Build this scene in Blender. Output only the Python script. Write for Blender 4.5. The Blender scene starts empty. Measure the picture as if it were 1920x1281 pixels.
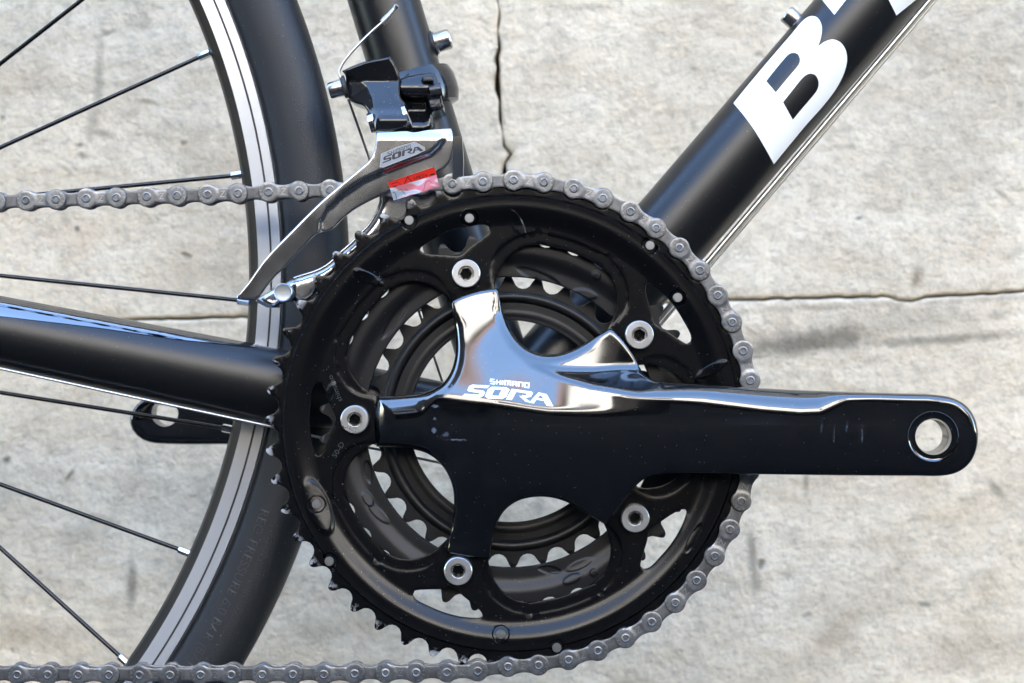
import bpy, bmesh, math, random
import numpy as np
from mathutils import Vector, Matrix, noise
from mathutils.geometry import delaunay_2d_cdt
random.seed(7)
R = math.radians
S = bpy.context.scene
COL = S.collection

# ------------------------------------------------------------------ camera, sky, sun, exposure
D = 0.700                      # lens to the front face of the big chainring (Y = 0)
K = 4510.0                     # photo pixels per metre on that plane
ZC = 0.3113                    # lens height: the rear tyre then stands on z = 0
cam = bpy.data.cameras.new('camera'); camo = bpy.data.objects.new('camera', cam); COL.objects.link(camo)
camo.location = (0, -D, ZC); camo.rotation_euler = (R(90), 0, 0)
cam.sensor_width = 36.0; cam.sensor_fit = 'HORIZONTAL'
cam.lens = 36.0 * D / (1920 / K)
cam.clip_start = 0.02; cam.clip_end = 300
cam.dof.use_dof = True; cam.dof.focus_distance = D + 0.004; cam.dof.aperture_fstop = 13.5
S.camera = camo

SUN_EL, SUN_AZ = R(36), R(-14)           # the sun stands behind the wall: the bicycle is in open shade
world = bpy.data.worlds.new("World"); S.world = world; world.use_nodes = True
wn = world.node_tree.nodes; wl = world.node_tree.links
sky = wn.new('ShaderNodeTexSky'); sky.sky_type = 'NISHITA'; sky.sun_disc = False
sky.sun_elevation = SUN_EL; sky.sun_rotation = SUN_AZ
sky.air_density = 1.0; sky.dust_density = 0.3; sky.ozone_density = 2.0
wn['Background'].inputs['Strength'].default_value = 0.15
wl.new(sky.outputs['Color'], wn['Background'].inputs['Color'])
sun = bpy.data.lights.new('sun', 'SUN'); sun.energy = 4.0; sun.angle = R(0.5); sun.color = (1.0, 0.95, 0.87)
suno = bpy.data.objects.new('sun', sun); COL.objects.link(suno)
sd = Vector((math.sin(SUN_AZ) * math.cos(SUN_EL), math.cos(SUN_AZ) * math.cos(SUN_EL), math.sin(SUN_EL)))
suno.rotation_euler = (-sd).to_track_quat('-Z', 'Y').to_euler(); suno.location = sd * 20
S.view_settings.view_transform = 'Standard'; S.view_settings.look = 'None'
S.view_settings.gamma = 1.0; S.view_settings.exposure = 4.0
S.cycles.use_denoising = True
S.cycles.max_bounces = 10

# ------------------------------------------------------------------ helpers
def P(px, py, Y=0.0):
    """photo pixel -> the real point at depth Y (metres behind the chainring face)"""
    s = (D + Y) / D / K
    return Vector(((px - 960) * s, Y, ZC - (py - 640.5) * s))

def pxm(n, Y=0.0):
    return n * (D + Y) / D / K

def empty(name, loc=(0, 0, 0), parent=None):
    o = bpy.data.objects.new(name, None); o.empty_display_size = 0.02
    COL.objects.link(o); o.location = loc
    if parent: o.parent = parent
    return o

def link(name, me, mat=None, parent=None, smooth=40):
    o = bpy.data.objects.new(name, me); COL.objects.link(o)
    if mat is not None:
        for m in (mat if isinstance(mat, (list, tuple)) else [mat]): me.materials.append(m)
    if smooth:
        me.shade_smooth(); me.set_sharp_from_angle(angle=R(smooth))
    if parent: o.parent = parent
    return o

def mesh(name, vs, fs, mi=None):
    me = bpy.data.meshes.new(name); me.from_pydata([tuple(v) for v in vs], [], fs); 
    if mi is not None: me.polygons.foreach_set('material_index', mi)
    me.validate(); me.update()
    return me

class MB:
    def __init__(s): s.v = []; s.f = []; s.m = []
    def add(s, vs, fs, m=0):
        b = len(s.v); s.v += [tuple(v) for v in vs]; s.f += [tuple(i + b for i in f) for f in fs]; s.m += [m] * len(fs)
    def build(s, name, mat, parent=None, smooth=40):
        return link(name, mesh(name, s.v, s.f, s.m), mat, parent, smooth)

def spl(pts, step=6.0, closed=True):
    """smooth curve through the points; a third value of 1 marks a sharp corner"""
    n = len(pts); out = []
    p = [np.array(q[:2], float) for q in pts]; c = [len(q) > 2 and q[2] == 1 for q in pts]
    for i in range(n if closed else n - 1):
        a, b = p[i], p[(i + 1) % n]
        L = np.linalg.norm(b - a)
        pa = p[(i - 1) % n] if (closed or i > 0) else a
        pb = p[(i + 2) % n] if (closed or i + 2 < n) else b
        ta = (b - a) if c[i] else (b - pa) / (np.linalg.norm(b - a) + np.linalg.norm(a - pa) + 1e-9) * L
        tb = (b - a) if c[(i + 1) % n] else (pb - a) / (np.linalg.norm(pb - b) + L + 1e-9) * L
        k = max(1, int(L / step))
        for j in range(k):
            t = j / k
            out.append(a * (2*t**3 - 3*t*t + 1) + ta * (t**3 - 2*t*t + t) + b * (-2*t**3 + 3*t*t) + tb * (t**3 - t*t))
    if not closed: out.append(p[-1])
    return np.array(out)

def dens(pts, step):
    out = []
    for i in range(len(pts)):
        a = np.array(pts[i], float); b = np.array(pts[(i + 1) % len(pts)], float)
        k = max(1, int(np.linalg.norm(b - a) / step))
        out += [a + (b - a) * j / k for j in range(k)]
    return np.array(out)

def inside(U, V, loops):
    r = np.zeros(len(U), bool)
    for L in loops:
        x0, y0 = L[:, 0], L[:, 1]; x1, y1 = np.roll(x0, -1), np.roll(y0, -1)
        for i in range(len(L)):
            if y0[i] == y1[i]: continue
            m = (y0[i] > V) != (y1[i] > V)
            r ^= m & (U < (x1[i] - x0[i]) * (V - y0[i]) / (y1[i] - y0[i]) + x0[i])
    return r

def seg_dist(U, V, A, B):
    """distance of points to many segments"""
    out = np.full(len(U), 1e9)
    d = B - A; L = (d ** 2).sum(1) + 1e-12
    for s in range(0, len(U), 1500):
        u = U[s:s+1500, None]; v = V[s:s+1500, None]
        t = np.clip(((u - A[:, 0]) * d[:, 0] + (v - A[:, 1]) * d[:, 1]) / L, 0, 1)
        q = (u - A[:, 0] - t * d[:, 0]) ** 2 + (v - A[:, 1] - t * d[:, 1]) ** 2
        out[s:s+1500] = np.sqrt(q.min(1))
    return out

def loop_dist(U, V, loops):
    A = np.concatenate(loops); B = np.concatenate([np.roll(L, -1, 0) for L in loops])
    return seg_dist(U, V, A, B)

def line_side(U, V, pts):
    """signed distance to an open polyline (positive to the right of its direction, photo axes y down => above when going left..)"""
    p = np.array(pts, float); A = p[:-1]; B = p[1:]
    d = B - A; L = (d ** 2).sum(1) + 1e-12
    best = np.full(len(U), 1e18); sg = np.zeros(len(U))
    for i in range(len(A)):
        t = np.clip(((U - A[i, 0]) * d[i, 0] + (V - A[i, 1]) * d[i, 1]) / L[i], 0 if i else -9, 1 if i < len(A) - 1 else 9)
        du = U - A[i, 0] - t * d[i, 0]; dv = V - A[i, 1] - t * d[i, 1]
        q = du * du + dv * dv; c = d[i, 0] * dv - d[i, 1] * du
        m = q < best; best[m] = q[m]; sg[m] = np.sign(c[m])
    return np.sqrt(best) * sg

def cdt(loops, extra):
    pts = []; edges = []
    for L in loops:
        b = len(pts); pts += [Vector((float(a), float(c))) for a, c in L]
        edges += [(b + i, b + (i + 1) % len(L)) for i in range(len(L))]
    pts += [Vector((float(a), float(c))) for a, c in extra]
    v, e, f, *_ = delaunay_2d_cdt(pts, edges, [], 0, 1e-6)
    v = np.array([(a.x, a.y) for a in v]); f = np.array([t for t in f if len(t) == 3])
    c = v[f].mean(1)
    f = f[inside(c[:, 0], c[:, 1], loops)]
    a = (v[f[:,1],0]-v[f[:,0],0])*(v[f[:,2],1]-v[f[:,0],1])-(v[f[:,1],1]-v[f[:,0],1])*(v[f[:,2],0]-v[f[:,0],0])
    f[a < 0] = f[a < 0][:, ::-1]
    return v, f

def relief(mb, loops, H, to3, grid, back, offs=(), extra=None, mat=0, flip=False, cap=True, outer_min=0.45):
    """solid with a sculpted front: loops = outline + holes, H(U,V,dist) -> depth, to3(u,v,depth) -> point, back = depth of the back"""
    allb = np.concatenate(loops)
    lo, hi = loops[0].min(0), loops[0].max(0)
    pts = []
    for o in offs:
        for L in loops:
            t = np.roll(L, -1, 0) - np.roll(L, 1, 0); t /= (np.linalg.norm(t, axis=1)[:, None] + 1e-9)
            for sgn in (1, -1):
                q = L + sgn * o * np.stack([-t[:, 1], t[:, 0]], 1)
                m = inside(q[:, 0], q[:, 1], loops); q = q[m]
                if len(q):
                    dd = loop_dist(q[:, 0], q[:, 1], loops); pts.append(q[dd > 0.93 * o])
    mo = max(offs) if offs else 0
    if extra is None and grid:
        gx, gy = np.meshgrid(np.arange(lo[0] + grid/2, hi[0], grid), np.arange(lo[1] + grid/2, hi[1], grid * 0.87))
        gx = gx.copy(); gx[::2] += grid / 2
        g = np.stack([gx.ravel(), gy.ravel()], 1)
    else:
        g = np.array(extra if extra is not None else np.zeros((0, 2)))
    if len(g):
        g = g[inside(g[:, 0], g[:, 1], loops)]
        dd = loop_dist(g[:, 0], g[:, 1], loops); pts.append(g[dd > mo + outer_min * (grid or 1)])
    ex = np.concatenate(pts) if pts else np.zeros((0, 2))
    v, f = cdt(loops, ex)
    dist = loop_dist(v[:, 0], v[:, 1], loops); dist[dist < 1e-4] = 0
    h = H(v[:, 0], v[:, 1], dist)
    P3 = [to3(v[i, 0], v[i, 1], h[i]) for i in range(len(v))]
    n = len(v)
    # boundary edges
    cnt = {}
    for t in f:
        for a, b in ((t[0], t[1]), (t[1], t[2]), (t[2], t[0])):
            k = (min(a, b), max(a, b)); cnt[k] = None if k in cnt else (a, b)
    be = [e for e in cnt.values() if e is not None]
    bi = {}; bv = []
    for a, b in be:
        for i in (a, b):
            if i not in bi:
                bi[i] = n + len(bv); q = P3[i]
                bb = back(v[i, 0], v[i, 1]) if callable(back) else back
                bv.append((q[0], bb, q[2]))
    faces = [tuple(int(i) for i in t) for t in f]
    side = [(int(b), int(a), bi[a], bi[b]) for a, b in be]
    if flip:
        faces = [t[::-1] for t in faces]; side = [t[::-1] for t in side]
    mb.add(list(P3) + bv, faces + side, mat)
    if cap:
        v2, f2 = cdt(loops, [])
        dic = {(round(float(v[i, 0]), 4), round(float(v[i, 1]), 4)): bi[i] - n for i in bi}
        ok = all((round(float(q[0]), 4), round(float(q[1]), 4)) in dic for q in v2)
        if ok:
            m = [dic[(round(float(q[0]), 4), round(float(q[1]), 4))] for q in v2]
            fb = [tuple(m[int(i)] for i in (t if flip else t[::-1])) for t in f2]
            mb.add(bv, fb, mat)
    return v, h

def rnd(d, r, drop=None):
    """edge rounding: how far the face falls back at distance d from the edge"""
    drop = r if drop is None else drop
    x = np.clip(1 - d / r, 0, 1)
    return drop * (1 - np.sqrt(np.maximum(0, 1 - x * x)))

def sstep(a, b, x):
    t = np.clip((x - a) / (b - a), 0, 1); return t * t * (3 - 2 * t)

def smax(a, b, k):
    h = np.clip(0.5 + 0.5 * (a - b) / k, 0, 1); return b * (1 - h) + a * h + k * h * (1 - h)

def to_px(u, v, Y):       # photo pixels (y down) and a depth in mm
    return P(u, v, Y * 0.001)

def lathe(mb, prof, c, segs=96, ax='Y', mat=0, a0=0.0, a1=2*math.pi, M=None):
    """prof: (radius, depth) pairs turned about the Y axis through c"""
    full = abs(a1 - a0 - 2 * math.pi) < 1e-6
    ns = segs if full else segs + 1
    vs = []; fs = []
    for i in range(ns):
        a = a0 + (a1 - a0) * i / segs; ca, sa = math.cos(a), math.sin(a)
        for r, y in prof:
            q = Vector((r * ca, y, r * sa))
            if M is not None: q = M @ q
            vs.append(q + Vector(c))
    k = len(prof)
    for i in range(segs):
        j = (i + 1) % ns
        for q in range(k - 1):
            fs.append((i*k+q, i*k+q+1, j*k+q+1, j*k+q))
    mb.add(vs, fs, mat)

def axis_m(d):
    """rotation taking -Y (towards the lens) to direction d"""
    return Vector((0, -1, 0)).rotation_difference(Vector(d).normalized()).to_matrix()

def tube(mb, pts, rad, segs=12, mat=0, caps=True, flat=None):
    pts = [Vector(p) for p in pts]; n = len(pts)
    rad = rad if isinstance(rad, (list, tuple)) else [rad] * n
    vs = []; fs = []; up = None
    for i in range(n):
        t = (pts[min(i+1, n-1)] - pts[max(i-1, 0)]).normalized()
        if up is None:
            up = Vector((0, -1, 0)); up = (up - t * up.dot(t)); 
            if up.length < 0.1: up = Vector((0, 0, 1)) - t * t.z
            up.normalize()
        else:
            up = (up - t * up.dot(t)).normalized()
        w = t.cross(up)
        for j in range(segs):
            a = 2 * math.pi * j / segs
            vs.append(pts[i] + (up * math.cos(a) + w * math.sin(a)) * rad[i])
    for i in range(n - 1):
        for j in range(segs):
            k = (j + 1) % segs
            fs.append((i*segs+j, i*segs+k, (i+1)*segs+k, (i+1)*segs+j))
    if caps:
        fs.append(tuple(range(segs))[::-1]); fs.append(tuple((n-1)*segs + j for j in range(segs)))
    mb.add(vs, fs, mat)

def text_mesh(body, size=1.0):
    cu = bpy.data.curves.new('t', 'FONT'); cu.body = body; cu.size = size; cu.fill_mode = 'FRONT'
    cu.align_x = 'LEFT'; cu.resolution_u = 3
    o = bpy.data.objects.new('t', cu); COL.objects.link(o)
    bpy.context.view_layer.update()
    me = bpy.data.meshes.new_from_object(o.evaluated_get(bpy.context.evaluated_depsgraph_get()))
    v = [(p.co.x, p.co.y) for p in me.vertices]; f = [tuple(p.vertices) for p in me.polygons]
    bpy.data.objects.remove(o); bpy.data.curves.remove(cu); bpy.data.meshes.remove(me)
    return v, f

def ribbon(pl, w):
    """mitred strip along a polyline -> verts, quads"""
    p = [np.array(q, float) for q in pl]; n = len(p); vs = []
    for i in range(n):
        d0 = p[i] - p[i-1] if i else p[1] - p[0]; d1 = p[i+1] - p[i] if i < n-1 else d0
        d0 = d0 / np.linalg.norm(d0); d1 = d1 / np.linalg.norm(d1)
        n0 = np.array([-d0[1], d0[0]]); n1 = np.array([-d1[1], d1[0]])
        m = n0 + n1; m /= np.linalg.norm(m); l = w / 2 / max(0.4, m.dot(n0))
        vs += [p[i] + m * l, p[i] - m * l]
    return vs, [(2*i, 2*i+1, 2*i+3, 2*i+2) for i in range(n - 1)]

STROKES = {
 'S': [[(1, 1), (0, 1), (0, .52), (1, .48), (1, 0), (0, 0)]],
 'H': [[(0, 0), (0, 1)], [(1, 0), (1, 1)], [(0.13, .5), (.87, .5)]],
 'I': [[(.5, 0), (.5, 1)]],
 'M': [[(0, 0), (0, 1), (1, 1), (1, 0)], [(.5, 0), (.5, .87)]],
 'A': [[(0, 0), (0, 1), (1, 1), (1, 0)], [(.13, .42), (.87, .42)]],
 'N': [[(0, 0), (0, 1), (1, 1), (1, 0)]],
 'O': [[(0.5, 0), (0, 0), (0, 1), (1, 1), (1, 0), (0.5, 0)]],
}
def word(txt, w=0.7, gap=0.42, th=0.3, widths={'I': 0.0, 'M': 1.0}):
    """block letters on a unit-high grid -> list of (verts, faces), total width"""
    out = []; x = 0
    for ch in txt:
        ww = widths.get(ch, w)
        for k, s in enumerate(STROKES[ch]):
            vs, fs = ribbon([(x + a * ww if ch != 'I' else x, b) for a, b in s], th)
            out.append((vs, fs, k))
        x += ww + gap
    return out, x - gap

# SORA logo outlines, traced in a 6.4x view of the crank lettering (y down)
SORA = [
 ([(500,532),(478,562),(320,553),(302,562),(312,580),(420,592),(446,612),(430,652),(390,673),(175,657),(200,630),(370,641),(382,628),(362,618),(250,605),(232,585),(250,541),(290,520)], [], 0),
 ([(530,545),(700,552),(738,577),(700,667),(650,693),(480,686),(442,660),(482,573)], [[(560,578),(642,584),(608,656),(527,650)]], 0),
 ([(765,570),(835,580),(765,706),(698,696)], [], 0),
 ([(835,580),(1000,603),(1020,622),(998,665),(940,679),(880,668),(892,645),(932,651),(950,629),(824,607)], [], 0),
 ([(850,652),(912,671),(1008,742),(930,724)], [], 1),
 ([(1085,613),(1185,635),(1265,782),(1185,775),(1150,716),(1062,702),(1030,744),(972,738)], [[(1098,652),(1130,660),(1144,690),(1078,680)]], 0),
]
def poly_tris(out, holes, step=None):
    loops = [np.array(out, float)] + [np.array(h, float) for h in holes]
    if step: loops = [dens(L, step) for L in loops]
    ex = []
    if step:
        lo, hi = loops[0].min(0), loops[0].max(0)
        g = np.stack([a.ravel() for a in np.meshgrid(np.arange(lo[0], hi[0], step), np.arange(lo[1], hi[1], step))], 1)
        g = g[inside(g[:, 0], g[:, 1], loops)]
        if len(g): ex = g[loop_dist(g[:, 0], g[:, 1], loops) > step * .4]
    return cdt(loops, ex)

# ------------------------------------------------------------------ materials
def mat(name, base=(.5, .5, .5), rough=.5, metal=0.0, ior=1.5, dust=0.0, bump=0.0, bscale=400, coat=0.0, rvar=0.0, dscale=1500, aniso=0):
    m = bpy.data.materials.new(name); m.use_nodes = True
    nt = m.node_tree; b = nt.nodes['Principled BSDF']; N = nt.nodes; L = nt.links
    b.inputs['Base Color'].default_value = (*base, 1); b.inputs['Roughness'].default_value = rough
    b.inputs['Metallic'].default_value = metal; b.inputs['IOR'].default_value = ior
    b.inputs['Coat Weight'].default_value = coat; b.inputs['Coat Roughness'].default_value = 0.08
    tc = N.new('ShaderNodeTexCoord')
    if dust or rvar:
        nz = N.new('ShaderNodeTexNoise'); nz.inputs['Scale'].default_value = 60; nz.inputs['Detail'].default_value = 6
        L.new(tc.outputs['Object'], nz.inputs['Vector'])
    if rvar:
        mr = N.new('ShaderNodeMapRange'); mr.inputs['From Min'].default_value = .3; mr.inputs['From Max'].default_value = .7
        mr.inputs['To Min'].default_value = max(0.01, rough - rvar); mr.inputs['To Max'].default_value = rough + rvar
        L.new(nz.outputs['Fac'], mr.inputs['Value']); L.new(mr.outputs['Result'], b.inputs['Roughness'])
    if dust:      # specks of dust lying on the paint
        vo = N.new('ShaderNodeTexVoronoi'); vo.inputs['Scale'].default_value = dscale
        L.new(tc.outputs['Object'], vo.inputs['Vector'])
        lt = N.new('ShaderNodeMath'); lt.operation = 'LESS_THAN'; lt.inputs[1].default_value = 0.22
        L.new(vo.outputs['Distance'], lt.inputs[0])
        sp = N.new('ShaderNodeSeparateColor'); L.new(vo.outputs['Color'], sp.inputs['Color'])
        gt = N.new('ShaderNodeMath'); gt.operation = 'GREATER_THAN'; gt.inputs[1].default_value = 1 - 0.05 * dust
        L.new(sp.outputs['Red'], gt.inputs[0])
        mu = N.new('ShaderNodeMath'); mu.operation = 'MULTIPLY'; L.new(lt.outputs[0], mu.inputs[0]); L.new(gt.outputs[0], mu.inputs[1])
        m2 = N.new('ShaderNodeMath'); m2.operation = 'MULTIPLY'; m2.inputs[1].default_value = .8; L.new(mu.outputs[0], m2.inputs[0])
        mx = N.new('ShaderNodeMix'); mx.data_type = 'RGBA'
        mx.inputs['A'].default_value = (*base, 1); mx.inputs['B'].default_value = (.20, .195, .185, 1)
        L.new(m2.outputs[0], mx.inputs['Factor']); L.new(mx.outputs['Result'], b.inputs['Base Color'])
    if bump:
        nb = N.new('ShaderNodeTexNoise'); nb.inputs['Scale'].default_value = bscale; nb.inputs['Detail'].default_value = 4
        L.new(tc.outputs['Object'], nb.inputs['Vector'])
        bp = N.new('ShaderNodeBump'); bp.inputs['Strength'].default_value = bump; bp.inputs['Distance'].default_value = 0.0004
        L.new(nb.outputs['Fac'], bp.inputs['Height']); L.new(bp.outputs['Normal'], b.inputs['Normal'])
    return m

M_frame = mat('satin black frame paint', (.0035, .0037, .0043), .33, ior=1.5, dust=.25, bump=.03, bscale=2500)
M_guard = mat('polished dark guard plate', (.21, .21, .215), .06, 1.0, dust=.6, bump=.10, bscale=350)
M_crank = mat('gloss black anodised crank', (.0008, .0008, .0009), .09, ior=2.05, dust=.35, rvar=.035)
M_ring = mat('black chainring lacquer', (.0022, .0022, .0025), .22, ior=1.38, dust=.6)
M_ringm = mat('matt black inner chainring', (.004, .004, .0045), .40, ior=1.4, dust=.2)
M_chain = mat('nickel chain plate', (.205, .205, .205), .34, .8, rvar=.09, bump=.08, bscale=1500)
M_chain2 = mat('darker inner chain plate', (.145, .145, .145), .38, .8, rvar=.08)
for m_ in (M_chain, M_chain2):
    nt = m_.node_tree; N = nt.nodes; L = nt.links; b = N['Principled BSDF']; base = b.inputs['Base Color'].default_value[:3]
    oi = N.new('ShaderNodeObjectInfo'); tc = N.new('ShaderNodeTexCoord')
    ad = N.new('ShaderNodeVectorMath'); L.new(tc.outputs['Object'], ad.inputs[0]); L.new(oi.outputs['Location'], ad.inputs[1])
    nz_ = N.new('ShaderNodeTexNoise'); nz_.inputs['Scale'].default_value = 260; nz_.inputs['Detail'].default_value = 5; nz_.inputs['Roughness'].default_value = .7; L.new(ad.outputs[0], nz_.inputs['Vector'])
    mr = N.new('ShaderNodeMapRange'); mr.inputs['From Min'].default_value = .42; mr.inputs['From Max'].default_value = .72; L.new(nz_.outputs['Fac'], mr.inputs['Value'])
    mx = N.new('ShaderNodeMix'); mx.data_type = 'RGBA'; mx.inputs['A'].default_value = (*[c * 1.15 for c in base], 1); mx.inputs['B'].default_value = (*[c * .55 for c in base], 1); L.new(mr.outputs['Result'], mx.inputs['Factor'])
    m2 = N.new('ShaderNodeMapRange'); m2.inputs['To Min'].default_value = .82; m2.inputs['To Max'].default_value = 1.12; L.new(oi.outputs['Random'], m2.inputs['Value'])
    vm = N.new('ShaderNodeVectorMath'); vm.operation = 'SCALE'; L.new(mx.outputs['Result'], vm.inputs[0]); L.new(m2.outputs['Result'], vm.inputs['Scale']); L.new(vm.outputs[0], b.inputs['Base Color'])
M_mark = mat('stamped mark', (.40, .40, .40), .3, 1.0)
M_chrome = mat('polished cage steel', (.50, .50, .51), .17, 1.0, rvar=.05)
M_alu = mat('turned aluminium', (.72, .72, .72), .3, 1.0, rvar=.04)
M_pin = mat('worn steel pin', (.24, .24, .24), .42, 1.0)
M_zinc = mat('zinc plated screw', (.50, .55, .60), .32, 1.0)
M_steel = mat('stainless bolt', (.50, .48, .46), .25, 1.0)
M_dark = mat('dark cavity steel', (.02, .02, .02), .6)
M_nip = mat('nickel nipple', (.75, .74, .72), .2, 1.0)
M_spoke = mat('black spoke', (.004, .004, .0045), .2, ior=1.5)
M_rimblk = mat('black rim anodising', (.003, .003, .003), .28, ior=1.35, dust=.3)
M_rub = mat('tyre sidewall rubber', (.010, .0108, .0125), .5, bump=.12, bscale=2500, dust=.4)
M_tread = mat('tyre tread rubber', (.011, .012, .0135), .5, bump=.4, bscale=1300, dust=.6)
M_white = mat('white vinyl', (.92, .90, .85), .4)
M_cable = mat('bare steel cable', (.62, .60, .57), .3, 1.0)
M_crimp = mat('cable crimp', (.45, .47, .48), .35, 1.0)
M_red = mat('red printed film', (.80, .035, .02), .3)
M_ink = mat('black ink', (.012, .012, .014), .4)
M_logo = mat('grey logo plate', (.24, .26, .30), .4, .3)
M_emb = mat('embossed mark', (.026, .027, .03), .4)

# brake track with turned grooves
M_track = mat('turned brake track', (.60, .595, .585), .26, .55)
nt = M_track.node_tree; N = nt.nodes; L = nt.links
tc = N.new('ShaderNodeTexCoord'); sx = N.new('ShaderNodeSeparateXYZ'); L.new(tc.outputs['Object'], sx.inputs[0])
cb = N.new('ShaderNodeCombineXYZ'); L.new(sx.outputs['X'], cb.inputs['X']); L.new(sx.outputs['Z'], cb.inputs['Y'])
ln = N.new('ShaderNodeVectorMath'); ln.operation = 'LENGTH'; L.new(cb.outputs[0], ln.inputs[0])
n1 = N.new('ShaderNodeTexNoise'); n1.noise_dimensions = '1D'; n1.inputs['Scale'].default_value = 2600; n1.inputs['Detail'].default_value = 2
L.new(ln.outputs['Value'], n1.inputs['W'])
bp = N.new('ShaderNodeBump'); bp.inputs['Strength'].default_value = .2; bp.inputs['Distance'].default_value = .0002
L.new(n1.outputs['Fac'], bp.inputs['Height']); L.new(bp.outputs['Normal'], N['Principled BSDF'].inputs['Normal'])

nt = M_ring.node_tree; N = nt.nodes; L = nt.links; b = N['Principled BSDF']
tc = N.new('ShaderNodeTexCoord'); sb = N.new('ShaderNodeVectorMath'); sb.operation = 'SUBTRACT'; L.new(tc.outputs['Object'], sb.inputs[0])
sb.inputs[1].default_value = (P(957.6, 794).x, 0, P(957.6, 794).z)
ml = N.new('ShaderNodeVectorMath'); ml.operation = 'MULTIPLY'; ml.inputs[1].default_value = (1, 0, 1); L.new(sb.outputs[0], ml.inputs[0])
ln = N.new('ShaderNodeVectorMath'); ln.operation = 'LENGTH'; L.new(ml.outputs[0], ln.inputs[0])
nz_ = N.new('ShaderNodeTexNoise'); nz_.inputs['Scale'].default_value = 420; nz_.inputs['Detail'].default_value = 4; L.new(tc.outputs['Object'], nz_.inputs['Vector'])
m1 = N.new('ShaderNodeMapRange'); m1.inputs['From Min'].default_value = .0985; m1.inputs['From Max'].default_value = .1015; L.new(ln.outputs['Value'], m1.inputs['Value'])
m2 = N.new('ShaderNodeMapRange'); m2.inputs['From Min'].default_value = .50; m2.inputs['From Max'].default_value = .60; L.new(nz_.outputs['Fac'], m2.inputs['Value'])
mm = N.new('ShaderNodeMath'); mm.operation = 'MULTIPLY'; L.new(m1.outputs['Result'], mm.inputs[0]); L.new(m2.outputs['Result'], mm.inputs[1])
mx = N.new('ShaderNodeMix'); mx.data_type = 'RGBA'; mx.inputs['B'].default_value = (.34, .33, .32, 1); L.new(mm.outputs[0], mx.inputs['Factor'])
L.new(b.inputs['Base Color'].links[0].from_socket, mx.inputs['A']); L.new(mx.outputs['Result'], b.inputs['Base Color'])

# transparent part of the sticker: a see-through plastic film
M_film = bpy.data.materials.new('clear film'); M_film.use_nodes = True
b = M_film.node_tree.nodes['Principled BSDF']
b.inputs['Roughness'].default_value = .08; b.inputs['Alpha'].default_value = .7
tc = M_film.node_tree.nodes.new('ShaderNodeTexCoord'); n_ = M_film.node_tree.nodes.new('ShaderNodeTexNoise'); n_.inputs['Scale'].default_value = 170; n_.inputs['Detail'].default_value = 1
mp_ = M_film.node_tree.nodes.new('ShaderNodeMapping'); mp_.inputs['Scale'].default_value = (.6, 1, 1.8); mp_.inputs['Rotation'].default_value = (0, .5, 0)
M_film.node_tree.links.new(tc.outputs['Object'], mp_.inputs['Vector']); M_film.node_tree.links.new(mp_.outputs[0], n_.inputs['Vector'])
cr_ = M_film.node_tree.nodes.new('ShaderNodeValToRGB'); cr_.color_ramp.interpolation = 'EASE'
cr_.color_ramp.elements[0].position = .38; cr_.color_ramp.elements[0].color = (.55, .68, .85, 1); cr_.color_ramp.elements[1].position = .56; cr_.color_ramp.elements[1].color = (.85, .25, .30, 1)  # bluish-white glare painted into the film colour beside its pink
e_ = cr_.color_ramp.elements.new(.46); e_.color = (.9, .80, .84, 1)
M_film.node_tree.links.new(n_.outputs['Fac'], cr_.inputs['Fac']); M_film.node_tree.links.new(cr_.outputs['Color'], b.inputs['Base Color'])

YW = 0.290
STAINS_SHADING = [(1500, 645, 150, 26, 4, .95, 0), (1590, 628, 55, 24, 8, .7, 0), (1780, 636, 150, 11, 4, .7, 0), (1700, 600, 160, 30, 3, .3, 0), (1690, 640, 40, 10, 10, .4, 0), (1412, 1050, 70, 12, 95, .7, 0), (1718, 525, 24, 14, 75, .85, 1),
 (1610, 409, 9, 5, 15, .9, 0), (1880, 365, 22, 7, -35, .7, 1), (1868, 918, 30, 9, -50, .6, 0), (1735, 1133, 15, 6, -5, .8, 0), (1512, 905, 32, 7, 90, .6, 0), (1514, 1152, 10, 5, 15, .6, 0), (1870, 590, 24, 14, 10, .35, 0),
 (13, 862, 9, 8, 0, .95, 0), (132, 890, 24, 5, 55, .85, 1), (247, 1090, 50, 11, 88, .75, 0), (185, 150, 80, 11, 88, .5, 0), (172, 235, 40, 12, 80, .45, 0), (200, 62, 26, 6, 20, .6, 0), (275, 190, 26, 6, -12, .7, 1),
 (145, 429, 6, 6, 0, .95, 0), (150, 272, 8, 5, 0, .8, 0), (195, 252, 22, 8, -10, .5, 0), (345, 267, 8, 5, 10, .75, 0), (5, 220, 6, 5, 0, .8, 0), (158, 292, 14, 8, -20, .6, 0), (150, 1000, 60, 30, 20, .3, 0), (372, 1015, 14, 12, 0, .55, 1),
 (360, 610, 130, 8, 3, .35, 1), (1560, 575, 200, 8, 3, .45, 1), (1850, 560, 90, 9, 3, .5, 1), (1010, 950, 14, 22, 10, .4, 0), (60, 1190, 120, 40, 0, .35, 1), (1830, 1220, 140, 50, 10, .35, 1), (1300, 128, 14, 7, -20, .5, 0), (1090, 14, 60, 8, 0, .35, 0), (590, 1180, 60, 40, 0, .3, 0), (1560, 1190, 70, 30, 30, .4, 1), (960, 272, 40, 12, 10, .3, 0)]
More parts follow.
